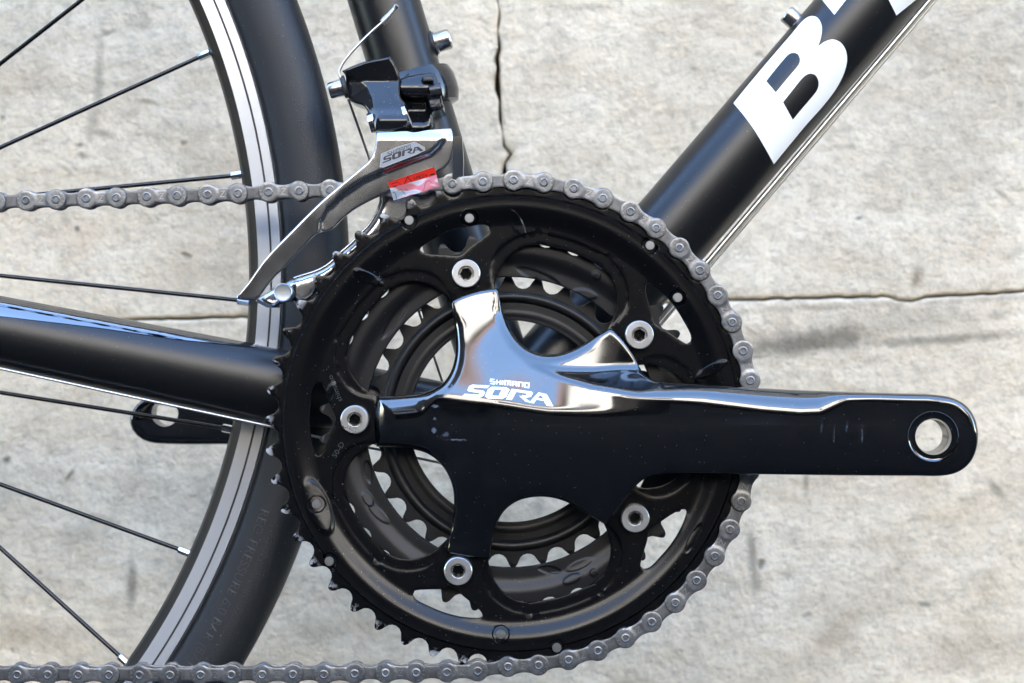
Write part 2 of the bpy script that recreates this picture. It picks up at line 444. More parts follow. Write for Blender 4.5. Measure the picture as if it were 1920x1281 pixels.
def concrete(name, tint=(1, 1, 1)):
    m = bpy.data.materials.new(name); m.use_nodes = True
    nt = m.node_tree; N = nt.nodes; L = nt.links; b = N['Principled BSDF']
    b.inputs['Roughness'].default_value = .85
    tc = N.new('ShaderNodeTexCoord'); src = tc.outputs['Object']
    def nz(scale, detail=6, rough=.6, sc=(1, 1, 1), off=(0, 0, 0)):
        mp = N.new('ShaderNodeMapping'); mp.inputs['Scale'].default_value = sc; mp.inputs['Location'].default_value = off
        L.new(src, mp.inputs['Vector'])
        n = N.new('ShaderNodeTexNoise'); n.inputs['Scale'].default_value = scale; n.inputs['Detail'].default_value = detail; n.inputs['Roughness'].default_value = rough
        L.new(mp.outputs[0], n.inputs['Vector']); return n.outputs['Fac']
    def rg(v, a, b_, c, d):
        r = N.new('ShaderNodeMapRange'); r.inputs['From Min'].default_value = a; r.inputs['From Max'].default_value = b_
        r.inputs['To Min'].default_value = c; r.inputs['To Max'].default_value = d; L.new(v, r.inputs['Value']); return r.outputs['Result']
    def mix(f, a, bb, mode='MIX'):
        x = N.new('ShaderNodeMix'); x.data_type = 'RGBA'; x.blend_type = mode
        if isinstance(f, float): x.inputs['Factor'].default_value = f
        else: L.new(f, x.inputs['Factor'])
        for k, q in (('A', a), ('B', bb)):
            if isinstance(q, tuple): x.inputs[k].default_value = (*q, 1)
            else: L.new(q, x.inputs[k])
        return x.outputs['Result']
    T = lambda r, g, b_: (r * tint[0], g * tint[1] * .84, b_ * tint[2] * .615)
    c = mix(rg(nz(7, 9, .66), .40, .60, 0, 1), T(.67, .66, .635), T(.88, .875, .86))
    # trowel drag: stretched sideways
    c = mix(rg(nz(26, 7, .68, (.32, 1, 1.3), (3, 0, 1)), .50, .70, 0, .7), c, T(.84, .835, .82))
    c = mix(rg(nz(34, 8, .72, (.6, 1, 1.0), (2, 5, 6)), .54, .74, 0, .6), c, T(.52, .51, .49))
    c = mix(rg(nz(75, 8, .75, (.7, 1, 1), (9, 2, 4)), .50, .68, 0, .65), c, T(.47, .46, .44))
    c = mix(rg(nz(190, 6, .75, (.8, 1, 1), (5, 1, 8)), .50, .67, 0, .6), c, T(.42, .41, .39))
    c = mix(rg(nz(120, 5, .7, (.7, 1, 1), (1, 4, 2)), .52, .68, 0, .75), c, T(.88, .87, .85))
    # warm rusty bloom
    c = mix(rg(nz(15, 5, .62, (1, 1, 1), (1, 7, 3)), .55, .76, 0, .38), c, T(.60, .50, .43))
    # sparse small dark pits
    vo = N.new('ShaderNodeTexVoronoi'); vo.inputs['Scale'].default_value = 60; vo.inputs['Randomness'].default_value = 1
    wv = N.new('ShaderNodeMix'); wv.data_type = 'VECTOR'; wv.inputs['Factor'].default_value = .012
    n3 = N.new('ShaderNodeTexNoise'); n3.inputs['Scale'].default_value = 90; L.new(src, n3.inputs['Vector'])
    L.new(src, wv.inputs['A']); L.new(n3.outputs['Color'], wv.inputs['B']); L.new(wv.outputs['Result'], vo.inputs['Vector'])
    sp = N.new('ShaderNodeSeparateColor'); L.new(vo.outputs['Color'], sp.inputs['Color'])
    g = N.new('ShaderNodeMath'); g.operation = 'MULTIPLY'; L.new(rg(vo.outputs['Distance'], .05, .20, 1, 0), g.inputs[0]); L.new(rg(sp.outputs['Red'], .88, .99, 0, .8), g.inputs[1])
    pit = g.outputs[0]
    c = mix(pit, c, T(.16, .155, .14))
    # stains, drips and scars, plus a painted grey shading band below the joint (photo px x, y, half length, half width, tilt, strength, warm)
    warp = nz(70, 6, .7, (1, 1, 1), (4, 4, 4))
    for (sx_, sy_, hl_, hw_, tl_, st_, wm_) in STAINS_SHADING:
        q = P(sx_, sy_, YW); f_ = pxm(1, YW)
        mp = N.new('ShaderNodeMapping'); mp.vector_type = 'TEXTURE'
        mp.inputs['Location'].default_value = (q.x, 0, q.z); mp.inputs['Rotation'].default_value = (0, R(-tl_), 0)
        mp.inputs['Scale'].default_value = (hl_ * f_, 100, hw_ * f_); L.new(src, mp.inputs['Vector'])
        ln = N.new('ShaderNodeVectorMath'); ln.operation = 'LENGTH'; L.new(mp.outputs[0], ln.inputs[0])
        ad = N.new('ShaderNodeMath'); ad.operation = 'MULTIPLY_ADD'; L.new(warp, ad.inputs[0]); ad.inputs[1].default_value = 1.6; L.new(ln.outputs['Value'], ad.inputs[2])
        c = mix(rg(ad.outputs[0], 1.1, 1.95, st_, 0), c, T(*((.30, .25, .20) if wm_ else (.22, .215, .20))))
    L.new(c, b.inputs['Base Color'])
    h = N.new('ShaderNodeMath'); h.operation = 'ADD'; L.new(nz(60, 9, .7), h.inputs[0]); L.new(rg(pit, 0, 1, 0, -.6), h.inputs[1])
    bp = N.new('ShaderNodeBump'); bp.inputs['Strength'].default_value = .8; bp.inputs['Distance'].default_value = .007
    L.new(h.outputs[0], bp.inputs['Height']); L.new(bp.outputs['Normal'], b.inputs['Normal'])
    return m
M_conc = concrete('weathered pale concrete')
M_moss = mat('mossy joint dirt', (.15, .14, .075), .95, bump=.4, bscale=200)
M_asph = mat('grey pavement', (.022, .0215, .021), .95, bump=.3, bscale=100)
M_asph.node_tree.nodes['Principled BSDF'].inputs['Specular IOR Level'].default_value = .06
M_stucco = mat('cream stucco', (.56, .54, .50), .9)
M_darkbase = mat('dark shopfront', (.012, .0115, .011), .9, ior=1.3)
M_glass = mat('window glass', (.02, .025, .03), .05)

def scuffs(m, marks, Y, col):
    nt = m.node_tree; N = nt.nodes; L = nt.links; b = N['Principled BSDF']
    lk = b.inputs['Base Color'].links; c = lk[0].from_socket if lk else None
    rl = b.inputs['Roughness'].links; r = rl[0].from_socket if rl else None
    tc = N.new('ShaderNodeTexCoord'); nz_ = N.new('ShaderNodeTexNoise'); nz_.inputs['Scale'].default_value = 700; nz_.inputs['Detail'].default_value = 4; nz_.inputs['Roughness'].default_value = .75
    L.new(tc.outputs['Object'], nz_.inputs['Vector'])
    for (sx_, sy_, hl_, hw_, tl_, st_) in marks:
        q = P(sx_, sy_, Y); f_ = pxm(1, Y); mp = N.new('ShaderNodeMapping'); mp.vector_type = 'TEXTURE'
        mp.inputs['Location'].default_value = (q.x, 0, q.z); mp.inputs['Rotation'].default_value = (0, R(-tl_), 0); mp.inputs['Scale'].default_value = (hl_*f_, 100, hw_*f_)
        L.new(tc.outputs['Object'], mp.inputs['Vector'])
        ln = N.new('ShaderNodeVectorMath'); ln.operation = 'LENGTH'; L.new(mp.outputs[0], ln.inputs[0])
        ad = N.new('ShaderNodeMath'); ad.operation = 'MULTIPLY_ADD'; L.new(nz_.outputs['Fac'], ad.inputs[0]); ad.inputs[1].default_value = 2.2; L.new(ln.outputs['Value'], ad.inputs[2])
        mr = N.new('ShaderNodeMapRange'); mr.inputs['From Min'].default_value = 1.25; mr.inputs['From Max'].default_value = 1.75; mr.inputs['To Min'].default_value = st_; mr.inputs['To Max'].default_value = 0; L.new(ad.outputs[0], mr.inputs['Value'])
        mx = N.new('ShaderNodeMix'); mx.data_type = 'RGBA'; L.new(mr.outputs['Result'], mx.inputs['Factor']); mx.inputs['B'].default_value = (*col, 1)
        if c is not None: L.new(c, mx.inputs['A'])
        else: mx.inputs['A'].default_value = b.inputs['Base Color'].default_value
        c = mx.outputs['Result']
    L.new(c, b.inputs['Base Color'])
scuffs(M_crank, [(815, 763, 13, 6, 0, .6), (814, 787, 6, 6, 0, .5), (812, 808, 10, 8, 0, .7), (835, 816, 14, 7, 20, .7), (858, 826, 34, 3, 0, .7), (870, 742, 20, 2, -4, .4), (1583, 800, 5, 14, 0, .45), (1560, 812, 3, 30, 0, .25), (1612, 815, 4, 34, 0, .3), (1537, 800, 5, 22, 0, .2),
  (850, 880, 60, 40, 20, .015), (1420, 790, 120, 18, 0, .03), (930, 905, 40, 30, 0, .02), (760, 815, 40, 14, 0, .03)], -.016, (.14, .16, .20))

# ------------------------------------------------------------------ the setting
pav = MB(); pav.add([(-40, -40, 0), (40, -40, 0), (40, 40, 0), (-40, 40, 0)], [(0, 1, 2, 3)])
pv = pav.build('pavement', M_asph); pv['kind'] = 'structure'

YW = 0.290
wall = empty('concrete_wall', (0, YW, 0))
wall['label'] = 'pale weathered concrete wall with dark vertical crack behind the bicycle'; wall['category'] = 'wall'
def wpt(px, py): p = P(px, py, YW); return (p.x, p.z)
cr = [wpt(*q) for q in ((933, -60), (934, 0), (936, 30), (934, 60), (936, 85), (933, 110), (934, 140), (935, 165), (938, 190), (939, 220), (942, 245), (944, 272), (957, 290), (948, 305), (945, 330), (950, 400), (946, 480), (949, 577))]
hj = [wpt(*q) for q in ((-60, 611), (120, 604), (275, 600), (380, 596), (480, 594), (700, 586), (948, 578), (1200, 569), (1420, 562), (1560, 558), (1668, 556), (1700, 566), (1740, 557), (1920, 547), (1990, 545))]
def jit(pts, a, seed):
    r = random.Random(seed); out = []
    for i in range(len(pts) - 1):
        (x0, z0), (x1, z1) = pts[i], pts[i+1]; k = max(1, int(math.hypot(x1-x0, z1-z0) / .004))
        for j in range(k):
            t = j / k; out.append((x0 + (x1-x0)*t + r.uniform(-a, a), z0 + (z1-z0)*t + r.uniform(-a, a)))
    out.append(pts[-1]); return out
XL, XR, ZT = -1.6, 1.6, 0.86
zl, zr = hj[0][1], hj[-1][1]
crj = jit(cr, .0005, 1); hjj = jit(hj, .0005, 2)
gx = lambda z: max(.00012, .0011 + .0008 * math.sin(z * 95 + 1.2) + .0005 * math.sin(z * 330))      # half width of the crack
hl = [p for p in hjj if p[0] < crj[-1][0] - .002]; hr = [p for p in hjj if p[0] > crj[-1][0] + .002]
GH = .0007
tl = [(XL, ZT)] + [(XL, zl + GH)] + [(x, z + GH) for x, z in hl] + [(x - gx(z), z) for x, z in crj[::-1]] + [(crj[0][0] - .001, ZT)]
tr = [(XR, ZT)] + [(crj[0][0] + .001, ZT)] + [(x + gx(z) * .8, z) for x, z in crj] + [(x, z + GH) for x, z in hr] + [(XR, zr + GH)]
bt = [(XL, .0)] + [(XR, .0), (XR, zr - GH)] + [(x, z - GH) for x, z in hjj[::-1]] + [(XL, zl - GH)]
def block(loop, name, seed):
    loop = np.array(loop)
    gxx, gzz = np.meshgrid(np.arange(-.37, .37, .0045), np.arange(.06, .56, .0045))
    g1 = np.stack([gxx.ravel(), gzz.ravel()], 1) + np.random.RandomState(seed).uniform(-.001, .001, (gxx.size, 2))
    gxx, gzz = np.meshgrid(np.arange(XL + .05, XR, .06), np.arange(.05, ZT, .06))
    g2 = np.stack([gxx.ravel(), gzz.ravel()], 1); g2 = g2[(abs(g2[:, 0]) > .38) | (g2[:, 1] > .57)]
    def H(U, V, d):
        out = np.zeros(len(U))
        for i in range(len(U)):
            q = Vector((U[i], V[i], seed * .0))
            out[i] = noise.noise(q * 9) * .0022 + noise.noise(q * 34 + Vector((3, 1, 0))) * .0012 + noise.noise(Vector((U[i] * 40, V[i] * 110, 2))) * .0006
        return out + rnd(d, .0018, .0012)
    mb = MB()
    relief(mb, [loop], H, lambda u, v, h: (u, h, v), .0045, .03, offs=(.0008, .002), extra=np.concatenate([g1, g2]), cap=False, flip=False)
    # faces must look at -Y
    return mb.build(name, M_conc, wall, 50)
for i, lp in enumerate((tl, tr, bt)):
    area = sum(lp[k][0]*lp[(k+1) % len(lp)][1] - lp[(k+1) % len(lp)][0]*lp[k][1] for k in range(len(lp)))
    block(lp, 'concrete_block', i)
jf = MB()
jf.add([(XL, .0065, 0.0), (XR, .0065, 0.0), (XR, .0065, zr), (XL, .0065, zl)], [(0, 1, 2, 3)])
jf.add([(XL, .0030, zl - .004), (XR, .0030, zr - .004), (XR, .0030, zr + .004), (XL, .0030, zl + .004)], [(0, 1, 2, 3)])
jf.add([(XL, .028, zl), (XR, .028, zr), (XR, .028, ZT), (XL, .028, ZT)], [(0, 1, 2, 3)])
jf.build('joint_filler', M_moss, wall, 0)
uw = MB()
def box(mb, x0, x1, y0, y1, z0, z1, m=0):
    v = [(x, y, z) for x in (x0, x1) for y in (y0, y1) for z in (z0, z1)]
    mb.add(v, [(0,1,3,2), (4,6,7,5), (0,4,5,1), (2,3,7,6), (0,2,6,4), (1,5,7,3)], m)
box(uw, -22, XL - .004, 0, .3, 0, 9.2); box(uw, XR + .004, 22, 0, .3, 0, 9.2); box(uw, XL - .003, XR + .003, .0, .3, ZT + .004, 9.2)
box(uw, XL, XR, .035, .3, 0, ZT)
uw.build('unseen_upper_wall', M_conc, wall, 0)  # unseen wall above, height chosen to shade the bicycle and street

# the sunlit house across the street, which the polished crank mirrors
bld = empty('street_house', (0, -10, 0))
bld['label'] = 'sunlit cream house across the street, mirrored in the glossy crank'; bld['category'] = 'house'
bw = MB(); box(bw, -16, 16, -.6, 0, 2.903, 6.6); bw.build('wall', M_stucco, bld, 0)
bw = MB(); box(bw, -16, 16, -.6, .02, 0, 2.9); bw.build('reflection_base', M_darkbase, bld, 0)  # unseen ground floor, added dark so the crank face reflects black
wg = MB(); box(wg, -14, -7.5, -9.9+10, 6.5, 0, 8.5); wg.build('reflection_wing', mat('dark reflection wing', (.06, .05, .045), .9), bld, 0)  # unseen block added to darken left-facing reflections
wg = MB(); box(wg, 10.5, 16, .1, 6.0, 0, 7.2); wg.build('reflection_wing', mat('ochre reflection wing', (.22, .16, .085), .9), bld, 0)  # unseen ochre block added to tone down right-facing reflections
rf = MB(); box(rf, -16.2, 16.2, -.8, .35, 6.603, 6.95); rf.build('roof_edge', mat('roof tile', (.20, .12, .08), .9), bld, 0)
wme = None
for i in range(9):
    for z in (3.9,):
        x = -13.2 + 3.3 * i
        if wme is None:
            w = MB(); box(w, -.55, .55, .002, .05, 0, 1.6); o = w.build('window', M_glass, bld, 0); wme = o.data
        else:
            o = bpy.data.objects.new('window', wme); COL.objects.link(o); o.parent = bld
        o.location = (x, 0, z)

# ------------------------------------------------------------------ the bicycle
bike = empty('bicycle', (0, .053, 0))
bike['label'] = 'black road bicycle with silver chain leaning by the pale wall'; bike['category'] = 'bicycle'
BI = Vector((0, -.053, 0))
def part(name):
    return empty(name, BI, bike)       # keeps world coordinates for its children
YF = .053                               # centre plane of the frame and of the wheel
BB = P(957.6, 794, 0)                   # crank axis on the Y = 0 plane
CX, CZ = BB.x, BB.z

# ---- frame tubes
def bolt_head(mb, base, d, r=.0042, h=.0062, m_head=0, m_in=1, m_rub=2):
    d = Vector(d).normalized(); M = axis_m(d)
    lathe(mb, [(r*1.28, .001), (r*1.30, -.0014), (r*1.05, -.0018)], base, 24, mat=m_rub, M=M)
    lathe(mb, [(r*1.14, -.0014), (r*1.16, -.0022), (r*1.02, -.0026)], base, 24, mat=m_head, M=M)
    y0 = -.0024
    lathe(mb, [(r*.98, y0), (r, y0-.0004), (r, y0-h+.0006), (r*.9, y0-h), (r*.55, y0-h), (r*.52, y0-h+.003), (0.0001, y0-h+.003)], base, 24, mat=m_head, M=M)
def tube_part(name, a, b, r, mat_):
    mb = MB(); n = 40
    tube(mb, [a + (b - a) * i / n for i in range(n + 1)], r, 64)
    return mb.build(name, mat_, bike_parts[name], 60)
bike_parts = {}
seat = part('seat_tube'); bike_parts['tube'] = seat
axF = Vector((P(957.6, 783, YF).x, YF, P(957.6, 783, YF).z))
top = P(719.5, 0, YF); dS = (top - axF).normalized()
mb = MB(); tube(mb, [axF + dS * (.02 + .012 * i) for i in range(40)], .0157, 64); mb.build('tube_wall', M_frame, seat, 60)
mb = MB(); bdir = Vector((dS.z, 0, -dS.x))
b0 = P(809, 83, YF); bolt_head(mb, b0 + bdir * .0, bdir, r=pxm(20, YF)*.95, h=pxm(27, YF))
mb.build('bottle_bolt', [M_steel, M_dark, M_dark], seat, 30)
down = part('down_tube')
dtop = P(1631, 0, YF); dD = (dtop - axF).normalized()
RD = .0190
mb = MB(); tube(mb, [axF + dD * (.02 + .012 * i) for i in range(48)], RD, 72); mb.build('tube_wall', M_frame, down, 60)
mb = MB(); ddir = Vector((-dD.z, 0, dD.x)); b0 = P(1500, 48, YF) 
bolt_head(mb, b0, ddir, r=pxm(19, YF)*.9, h=pxm(25, YF)); mb.build('bottle_bolt', [M_steel, M_dark, M_dark], down, 30)
# white letters printed on the down tube
nD = Vector((-dD.z, 0, dD.x))            # across the tube, up-left
def on_down(px, py, off=.00012):
    p = P(px, py, YF)
    for _ in range(6):
        a = p - axF; s = a.dot(dD); w = a.dot(nD); w = max(-RD * .999, min(RD * .999, w))
        y = YF - math.sqrt(RD * RD - w * w); p = P(px, py, y)
    a = p - axF; w = max(-RD * .999, min(RD * .999, a.dot(nD)))
    ang = math.asin(w / RD); r = RD + off
    return axF + dD * a.dot(dD) + nD * (r * math.sin(ang)) + Vector((0, -r * math.cos(ang), 0))
LB = (1340, 0, 3.881)
def zpt(z, q): return (z[0] + q[0] / z[2], z[1] + q[1] / z[2]) + tuple(q[2:])
Bout = [(138,752,1),(245,620),(400,435),(560,250),(630,165),(672,130),(712,118),(748,130),(772,165),(781,210),(774,270),(752,340,1),(800,305),(862,288),(915,310),(950,358),(963,425),(950,505),(915,590),(860,680),(780,780),(660,915),(540,1060),(430,1195,1),(370,1085),(290,950),(215,845)]
Bh1 = [(375,592,1),(440,510),(515,420),(545,393),(578,385),(608,398),(622,435),(610,475),(560,535),(445,674,1)]
Bh2 = [(497,745,1),(580,640),(635,572),(668,545),(700,536),(735,550),(756,600),(745,655),(700,715),(640,785),(568,872,1)]
def letter(mb, loops, f, step=7):
    v, t = cdt_fill(loops, step); mb.add([f(a, b) for a, b in v], [tuple(int(i) for i in q) for q in t])
def cdt_fill(loops, step):
    lo, hi = loops[0].min(0), loops[0].max(0)
    g = np.stack([a.ravel() for a in np.meshgrid(np.arange(lo[0], hi[0], step), np.arange(lo[1], hi[1], step))], 1)
    g = g[inside(g[:, 0], g[:, 1], loops)]
    if len(g): g = g[loop_dist(g[:, 0], g[:, 1], loops) > step * .4]
    return cdt(loops, g)
mb = MB()
letter(mb, [spl([zpt(LB, q) for q in L_], 4) for L_ in (Bout, Bh1, Bh2)], on_down)
letter(mb, [dens([(1542, 0.5), (1564.5, 28), (1600, -17), (1650, -78), (1610, -100), (1500, -52)], 6)], on_down)
letter(mb, [dens([(1666, 0), (1680.5, 29), (1717, 0), (1790, -88), (1752, -112)], 6)], on_down)
mb.build('lettering', M_white, down, 0)

bbs = MB(); lathe(bbs, [(0.0001, .018), (.0165, .018), (.0185, .021), (.0185, .026), (.0205, .027), (.0205, .082), (.0185, .083), (.0185, .09), (.0001, .09)], (axF.x, 0, axF.z), 64)
bbp = part('bottom_bracket'); bbs.build('shell', M_frame, bbp, 40)

# chainstay: loft of rounded sections
chs = part('chainstay')
def stay_sec(px):
    t = (px - 0) / 520.0
    top_ = 556 + t * 98; bot = 690 + t * 111
    if px > 520: top_ = 654 + (px-520) * .20; bot = 801 + (px-520) * .02
    Yc = .030 + .010 * max(0, (px - 520) / 400)
    if px < 0: top_ = 556 + .19 * px; bot = 690 + .215 * px
    return (top_ + bot) / 2, (bot - top_) / 2, Yc
def stay_pt(px, a, off=0.0):
    cy, hh, Yc = stay_sec(px); c = P(px, cy, Yc - .004); h = pxm(hh, Yc - .004) + off; w = .0115 + off
    n = 2.05
    ca, sa = math.cos(a), math.sin(a)
    f = (abs(ca)**n + abs(sa)**n) ** (-1/n)
    return Vector((c.x, Yc - w * ca * f, c.z + h * sa * f))
mb = MB(); xs = list(range(-420, 900, 22)); ns = 56
vs = [stay_pt(x, 2*math.pi*j/ns) for x in xs for j in range(ns)]
fs = [(i*ns+j, i*ns+(j+1) % ns, (i+1)*ns+(j+1) % ns, (i+1)*ns+j) for i in range(len(xs)-1) for j in range(ns)]
mb.add(vs, fs); mb.build('tube_wall', M_frame, chs, 60)
# glossy guard film over its upper side
def guard_low(px):       # lower edge of the film, photo row
    return np.interp(px, [-420, 0, 120, 200, 340, 430, 485], [560, 592, 606, 616, 637, 646, 651])
mb = MB(); gxs = list(range(-420, 486, 15)); na = 24; vs = []
for x in gxs:
    lo_ = guard_low(x); a = 0.0
    best = min((abs(ZC - (stay_pt(x, t).z - ZC) * 0 - stay_pt(x, t).z), t) for t in [0.0])
    lo_a = .02
    for k in range(300):                 # find the angle whose projection hits that row
        t = R(88) * k / 299
        q = stay_pt(x, t, .0003); row = 640.5 - (q.z - ZC) * K * D / (D + q.y)
        if row <= lo_: lo_a = t; break
    for j in range(na + 1):
        vs.append(stay_pt(x, lo_a + (R(120) - lo_a) * j / na, .0003))
n1 = na + 1
mb.add(vs, [(i*n1+j, i*n1+j+1, (i+1)*n1+j+1, (i+1)*n1+j) for i in range(len(gxs)-1) for j in range(na)])
g_ = mb.build('guard_film', M_guard, chs, 60)

# bare cables
cab = part('shift_cable')
mb = MB()
tube(mb, [P(-300, 625, .024), P(0, 691, .022), P(260, 747, .022), P(502, 798.5, .024), P(588, 818, .03), P(700, 841, .04), P(821, 867, .05), P(900, 880, .06)], .00062, 10)
mb.build('rear_cable', M_cable, cab, 60)
mb = MB()
def cl_(x0, Y): return [P(x0 - .848 * y, y, Y) for y in (-110, 0, 26, 505, 604, 690)]
tube(mb, cl_(1743.5, .050), .00125, 12); mb.build('down_tube_cable', M_cable, cab, 60)
mb = MB(); tube(mb, cl_(1755, .053), .00068, 10); mb.build('down_tube_cable', M_cable, cab, 60)

# ---- rear wheel
wh = part('rear_wheel')
WC = P(-770, 520, YF)
wo = empty('hub_centre', (0, 0, 0)); bpy.data.objects.remove(wo)
def wheel_lathe(name, prof, m, segs=360):
    mb = MB(); lathe(mb, prof, (0, 0, 0), segs); o = mb.build(name, m, wh, 24 if name == 'brake_track' else 35); o.location = WC; return o
def ty(a, r=.0132, c=.3268): return (c + r * math.sin(a), -r * math.cos(a))
side = [(.3112, -.0070), (.3118, -.0088)] + [(.3268 + .0206 * math.sin(R(a)), -.0132 * math.cos(R(a))) for a in range(-44, 0, 5)] + [ty(0)]
tread = [ty(R(a)) for a in range(0, 181, 6)]
wheel_lathe('tyre', side + [(r, y) for r, y in tread[1:-1]] + [(r, -y) for r, y in side[::-1]], M_rub)
tyre_o = bpy.data.objects['tyre']
tyre_o.data.materials.append(M_tread)
for p in tyre_o.data.polygons:
    c = p.center
    if math.hypot(c.x, c.z) > .3258: p.material_index = 1
rim_prof = [(.2960, .004), (.2954, -.001), (.2957, -.0045), (.2975, -.0074), (.3004, -.0096), (.3006, -.0101)]
wheel_lathe('rim', rim_prof + [(.3006, .0101), (.3004, .0096), (.2975, .0074), (.2957, .0045), (.2954, .001)][0:0] + [], M_rimblk)
wheel_lathe('brake_track', [(.3005, -.0098), (.3008, -.01035), (.3060, -.0104), (.3061, -.0099), (.3068, -.0099), (.3069, -.0104), (.3106, -.0104), (.3108, -.0101), (.3109, -.008)], [M_track])
bt_o = bpy.data.objects['brake_track']; bt_o.data.materials.append(M_dark)
for p in bt_o.data.polygons:
    r = math.hypot(p.center.x, p.center.z)
    if .30600 < r < .30690: p.material_index = 1
wheel_lathe('brake_track', [(.3005, .0098), (.3008, .01035), (.3108, .0104), (.3114, .008)], [M_track])
hub = MB(); lathe(hub, [(.0001, -.04), (.009, -.04), (.009, -.03), (.022, -.022), (.022, -.018), (.012, -.014), (.012, .025), (.022, .03), (.022, .034), (.009, .04), (.0001, .04)], (0, 0, 0), 40)
o = hub.build('hub', M_rimblk, wh, 30); o.location = WC
def spoke(p0, p1, q1, left):
    """p0 = where it leaves the frame edge, p1 = nipple start, q1 = nipple end at the rim"""
    Yr = YF - .0015; Yh = (YF + .02) if left else (YF - .017)
    a = np.array(p0, float); b = np.array(p1, float); e = np.array(q1, float)
    d = (a - b) / np.linalg.norm(a - b); L = np.linalg.norm(b - np.array([-770, 520]))
    far = b + d * L * .97
    pts = []
    for t in np.linspace(0, 1, 12):
        q = b + (far - b) * t; pts.append(P(q[0], q[1], Yr + (Yh - Yr) * t))
    mb = MB(); tube(mb, pts, .00098, 10); mb.build('spoke', M_spoke, wh, 60)
    A, B_ = P(*b, Yr), P(*e, Yr); dd = (B_ - A)
    mb = MB()
    tube(mb, [A - dd*.02, A, A + dd * .06, A + dd * .62, A + dd * .66, A + dd * .9, A + dd*.92, A + dd * 1.15], [.0012, .0017, .0019, .0019, .0015, .0016, .0026, .0028], 8)
    mb.build('nipple', M_nip, wh, 25)
spoke((0, 120), (300, -115), (345, -150), True)
spoke((0, 277), (372, 108), (406, 93), False)
spoke((70, 365), (433, 330), (468, 324), True)
spoke((0, 517), (446, 563), (486, 571), False)
spoke((0, 736), (417, 802), (452, 809), True)
spoke((0, 908), (335, 1030), (369, 1044), False)
spoke((0, 1027), (224, 1230), (252, 1256), True)

# tyre lettering
v_, f_ = text_mesh('REC. PRESSURE 6.0 BAR (87 PSI)', 1.0)
xs_ = [a[0] for a in v_]; Wt = max(xs_)
mb = MB()
def on_tyre(ang, rr, off):
    """ang about the hub, rr distance from the hub on the sidewall"""
    c, r = .3268, .0132
    a = math.asin(max(-1, min(1, (rr - c) / (r if rr > c else .0206))))
    return WC + Vector((rr * math.cos(ang), -r * math.cos(a) - off, rr * math.sin(ang)))
s0 = math.atan2(-(950 - 520), 507 + 770); th = .0062
pts = []
for x, y in v_:
    ang = s0 - x * th / .322
    pts.append(on_tyre(ang, .3190 + y * th, .00035))
mb.add(pts, f_); mb.build('lettering', M_emb, wh, 0)

# ---- crankset
ck = part('crankset')
def polar_pts(r0, r1, nr, na):
    out = []
    for i in range(nr + 1):
        r = r0 + (r1 - r0) * i / nr
        for j in range(na):
            a = 2 * math.pi * (j + .5 * (i % 2)) / na; out.append((r * math.cos(a), r * math.sin(a)))
    return np.array(out)
def tooth_loop(T, phase, tip_add=1.55, sub=3):
    pr = 12.7 / (2 * math.sin(math.pi / T)); st = 2 * math.pi / T; out = []
    rr = 4.05
    for k in range(T):
        a = phase + k * st
        c = np.array([pr * math.cos(a), pr * math.sin(a)])
        e1 = np.array([math.cos(a), math.sin(a)]); e2 = np.array([-e1[1], e1[0]])
        for q in (-72, -48, -24, 0, 24, 48, 72):
            w = R(q); out.append(c - e1 * rr * math.cos(w) + e2 * rr * math.sin(w))
        for q, w in ((pr + .55, .375), (pr + tip_add * .88, .425), (pr + tip_add, .48), (pr + tip_add * .93, .54), (pr + tip_add * .62, .59), (pr + .2, .64)):
            b = a + st * w; out.append(np.array([q * math.cos(b), q * math.sin(b)]))
    return np.array(out), pr
BOLT = [R(106.6 + 72 * i) for i in range(5)]
PXM = 4.51
def win_loop(a0, a1):
    """window of the big ring between the bolts at a0 and a1 (mm)"""
    prof = [(214, 8.6), (240, 9.0), (263, 10.2), (285, 12.0), (300, 13.8), (316, 16.4), (329, 19.6), (337, 23.2), (340.5, 27.5)]
    pts = []
    for r, o in prof: a = a0 + R(o); pts.append((r/PXM*math.cos(a), r/PXM*math.sin(a)))
    for t in (.35, .5, .65): a = a0 + (a1 - a0) * t; pts.append((341/PXM*math.cos(a), 341/PXM*math.sin(a)))
    for r, o in prof[::-1]: a = a1 - R(o); pts.append((r/PXM*math.cos(a), r/PXM*math.sin(a)))
    return pts
WIN = []
inner = []
for i in range(5):
    w = spl([(x, y, 1) if k in (0, len(win_loop(0, 1)) - 1) else (x, y) for k, (x, y) in enumerate(win_loop(BOLT[i], BOLT[i] + R(72)))], 1.1)
    # the windows are open towards the axle: join all five into one inner boundary
    a = win_loop(BOLT[i], BOLT[i] + R(72)); inner += list(spl(a, 1.1, closed=False))
    WIN.append(w)
def pol(r, a): return (r * math.cos(a), r * math.sin(a))
SLOT = []
for i in range(5):
    b = BOLT[i]
    s = [(330/PXM, 0.3), (339/PXM, 4.4), (350/PXM, 8.2), (361/PXM, 10.6), (369/PXM, 11.0), (373/PXM, 9.6), (377/PXM, 5), (378.5/PXM, 0), (378/PXM, -5), (377.5/PXM, -8.6), (372/PXM, -10.2), (364/PXM, -10.4), (352/PXM, -7.6), (341/PXM, -3.9)]
    SLOT.append(spl([pol(r, b + R(o)) for r, o in s], .9))
def px2mm(px, py): return ((px - 957.6) / PXM, -(py - 794) / PXM)
PINS = [px2mm(*q) for q in ((767, 413), (880, 409), (1219, 460), (1271, 558), (593, 946), (617, 1053), (939, 1190), (1044, 1215))]
BUMPS = [ # raised ramps: x, y (px), direction deg, half length, half width (px), height mm (negative = scoop)
 (596, 950, -68, 60, 23, .9), (690, 520, -28, 32, 10, .6), (970, 418, -62, 30, 11, .6), (612, 745, 62, 34, 10, .5),
 (1300, 1010, 62, 34, 8, -.5), (1335, 693, 30, 34, 10, .6)]
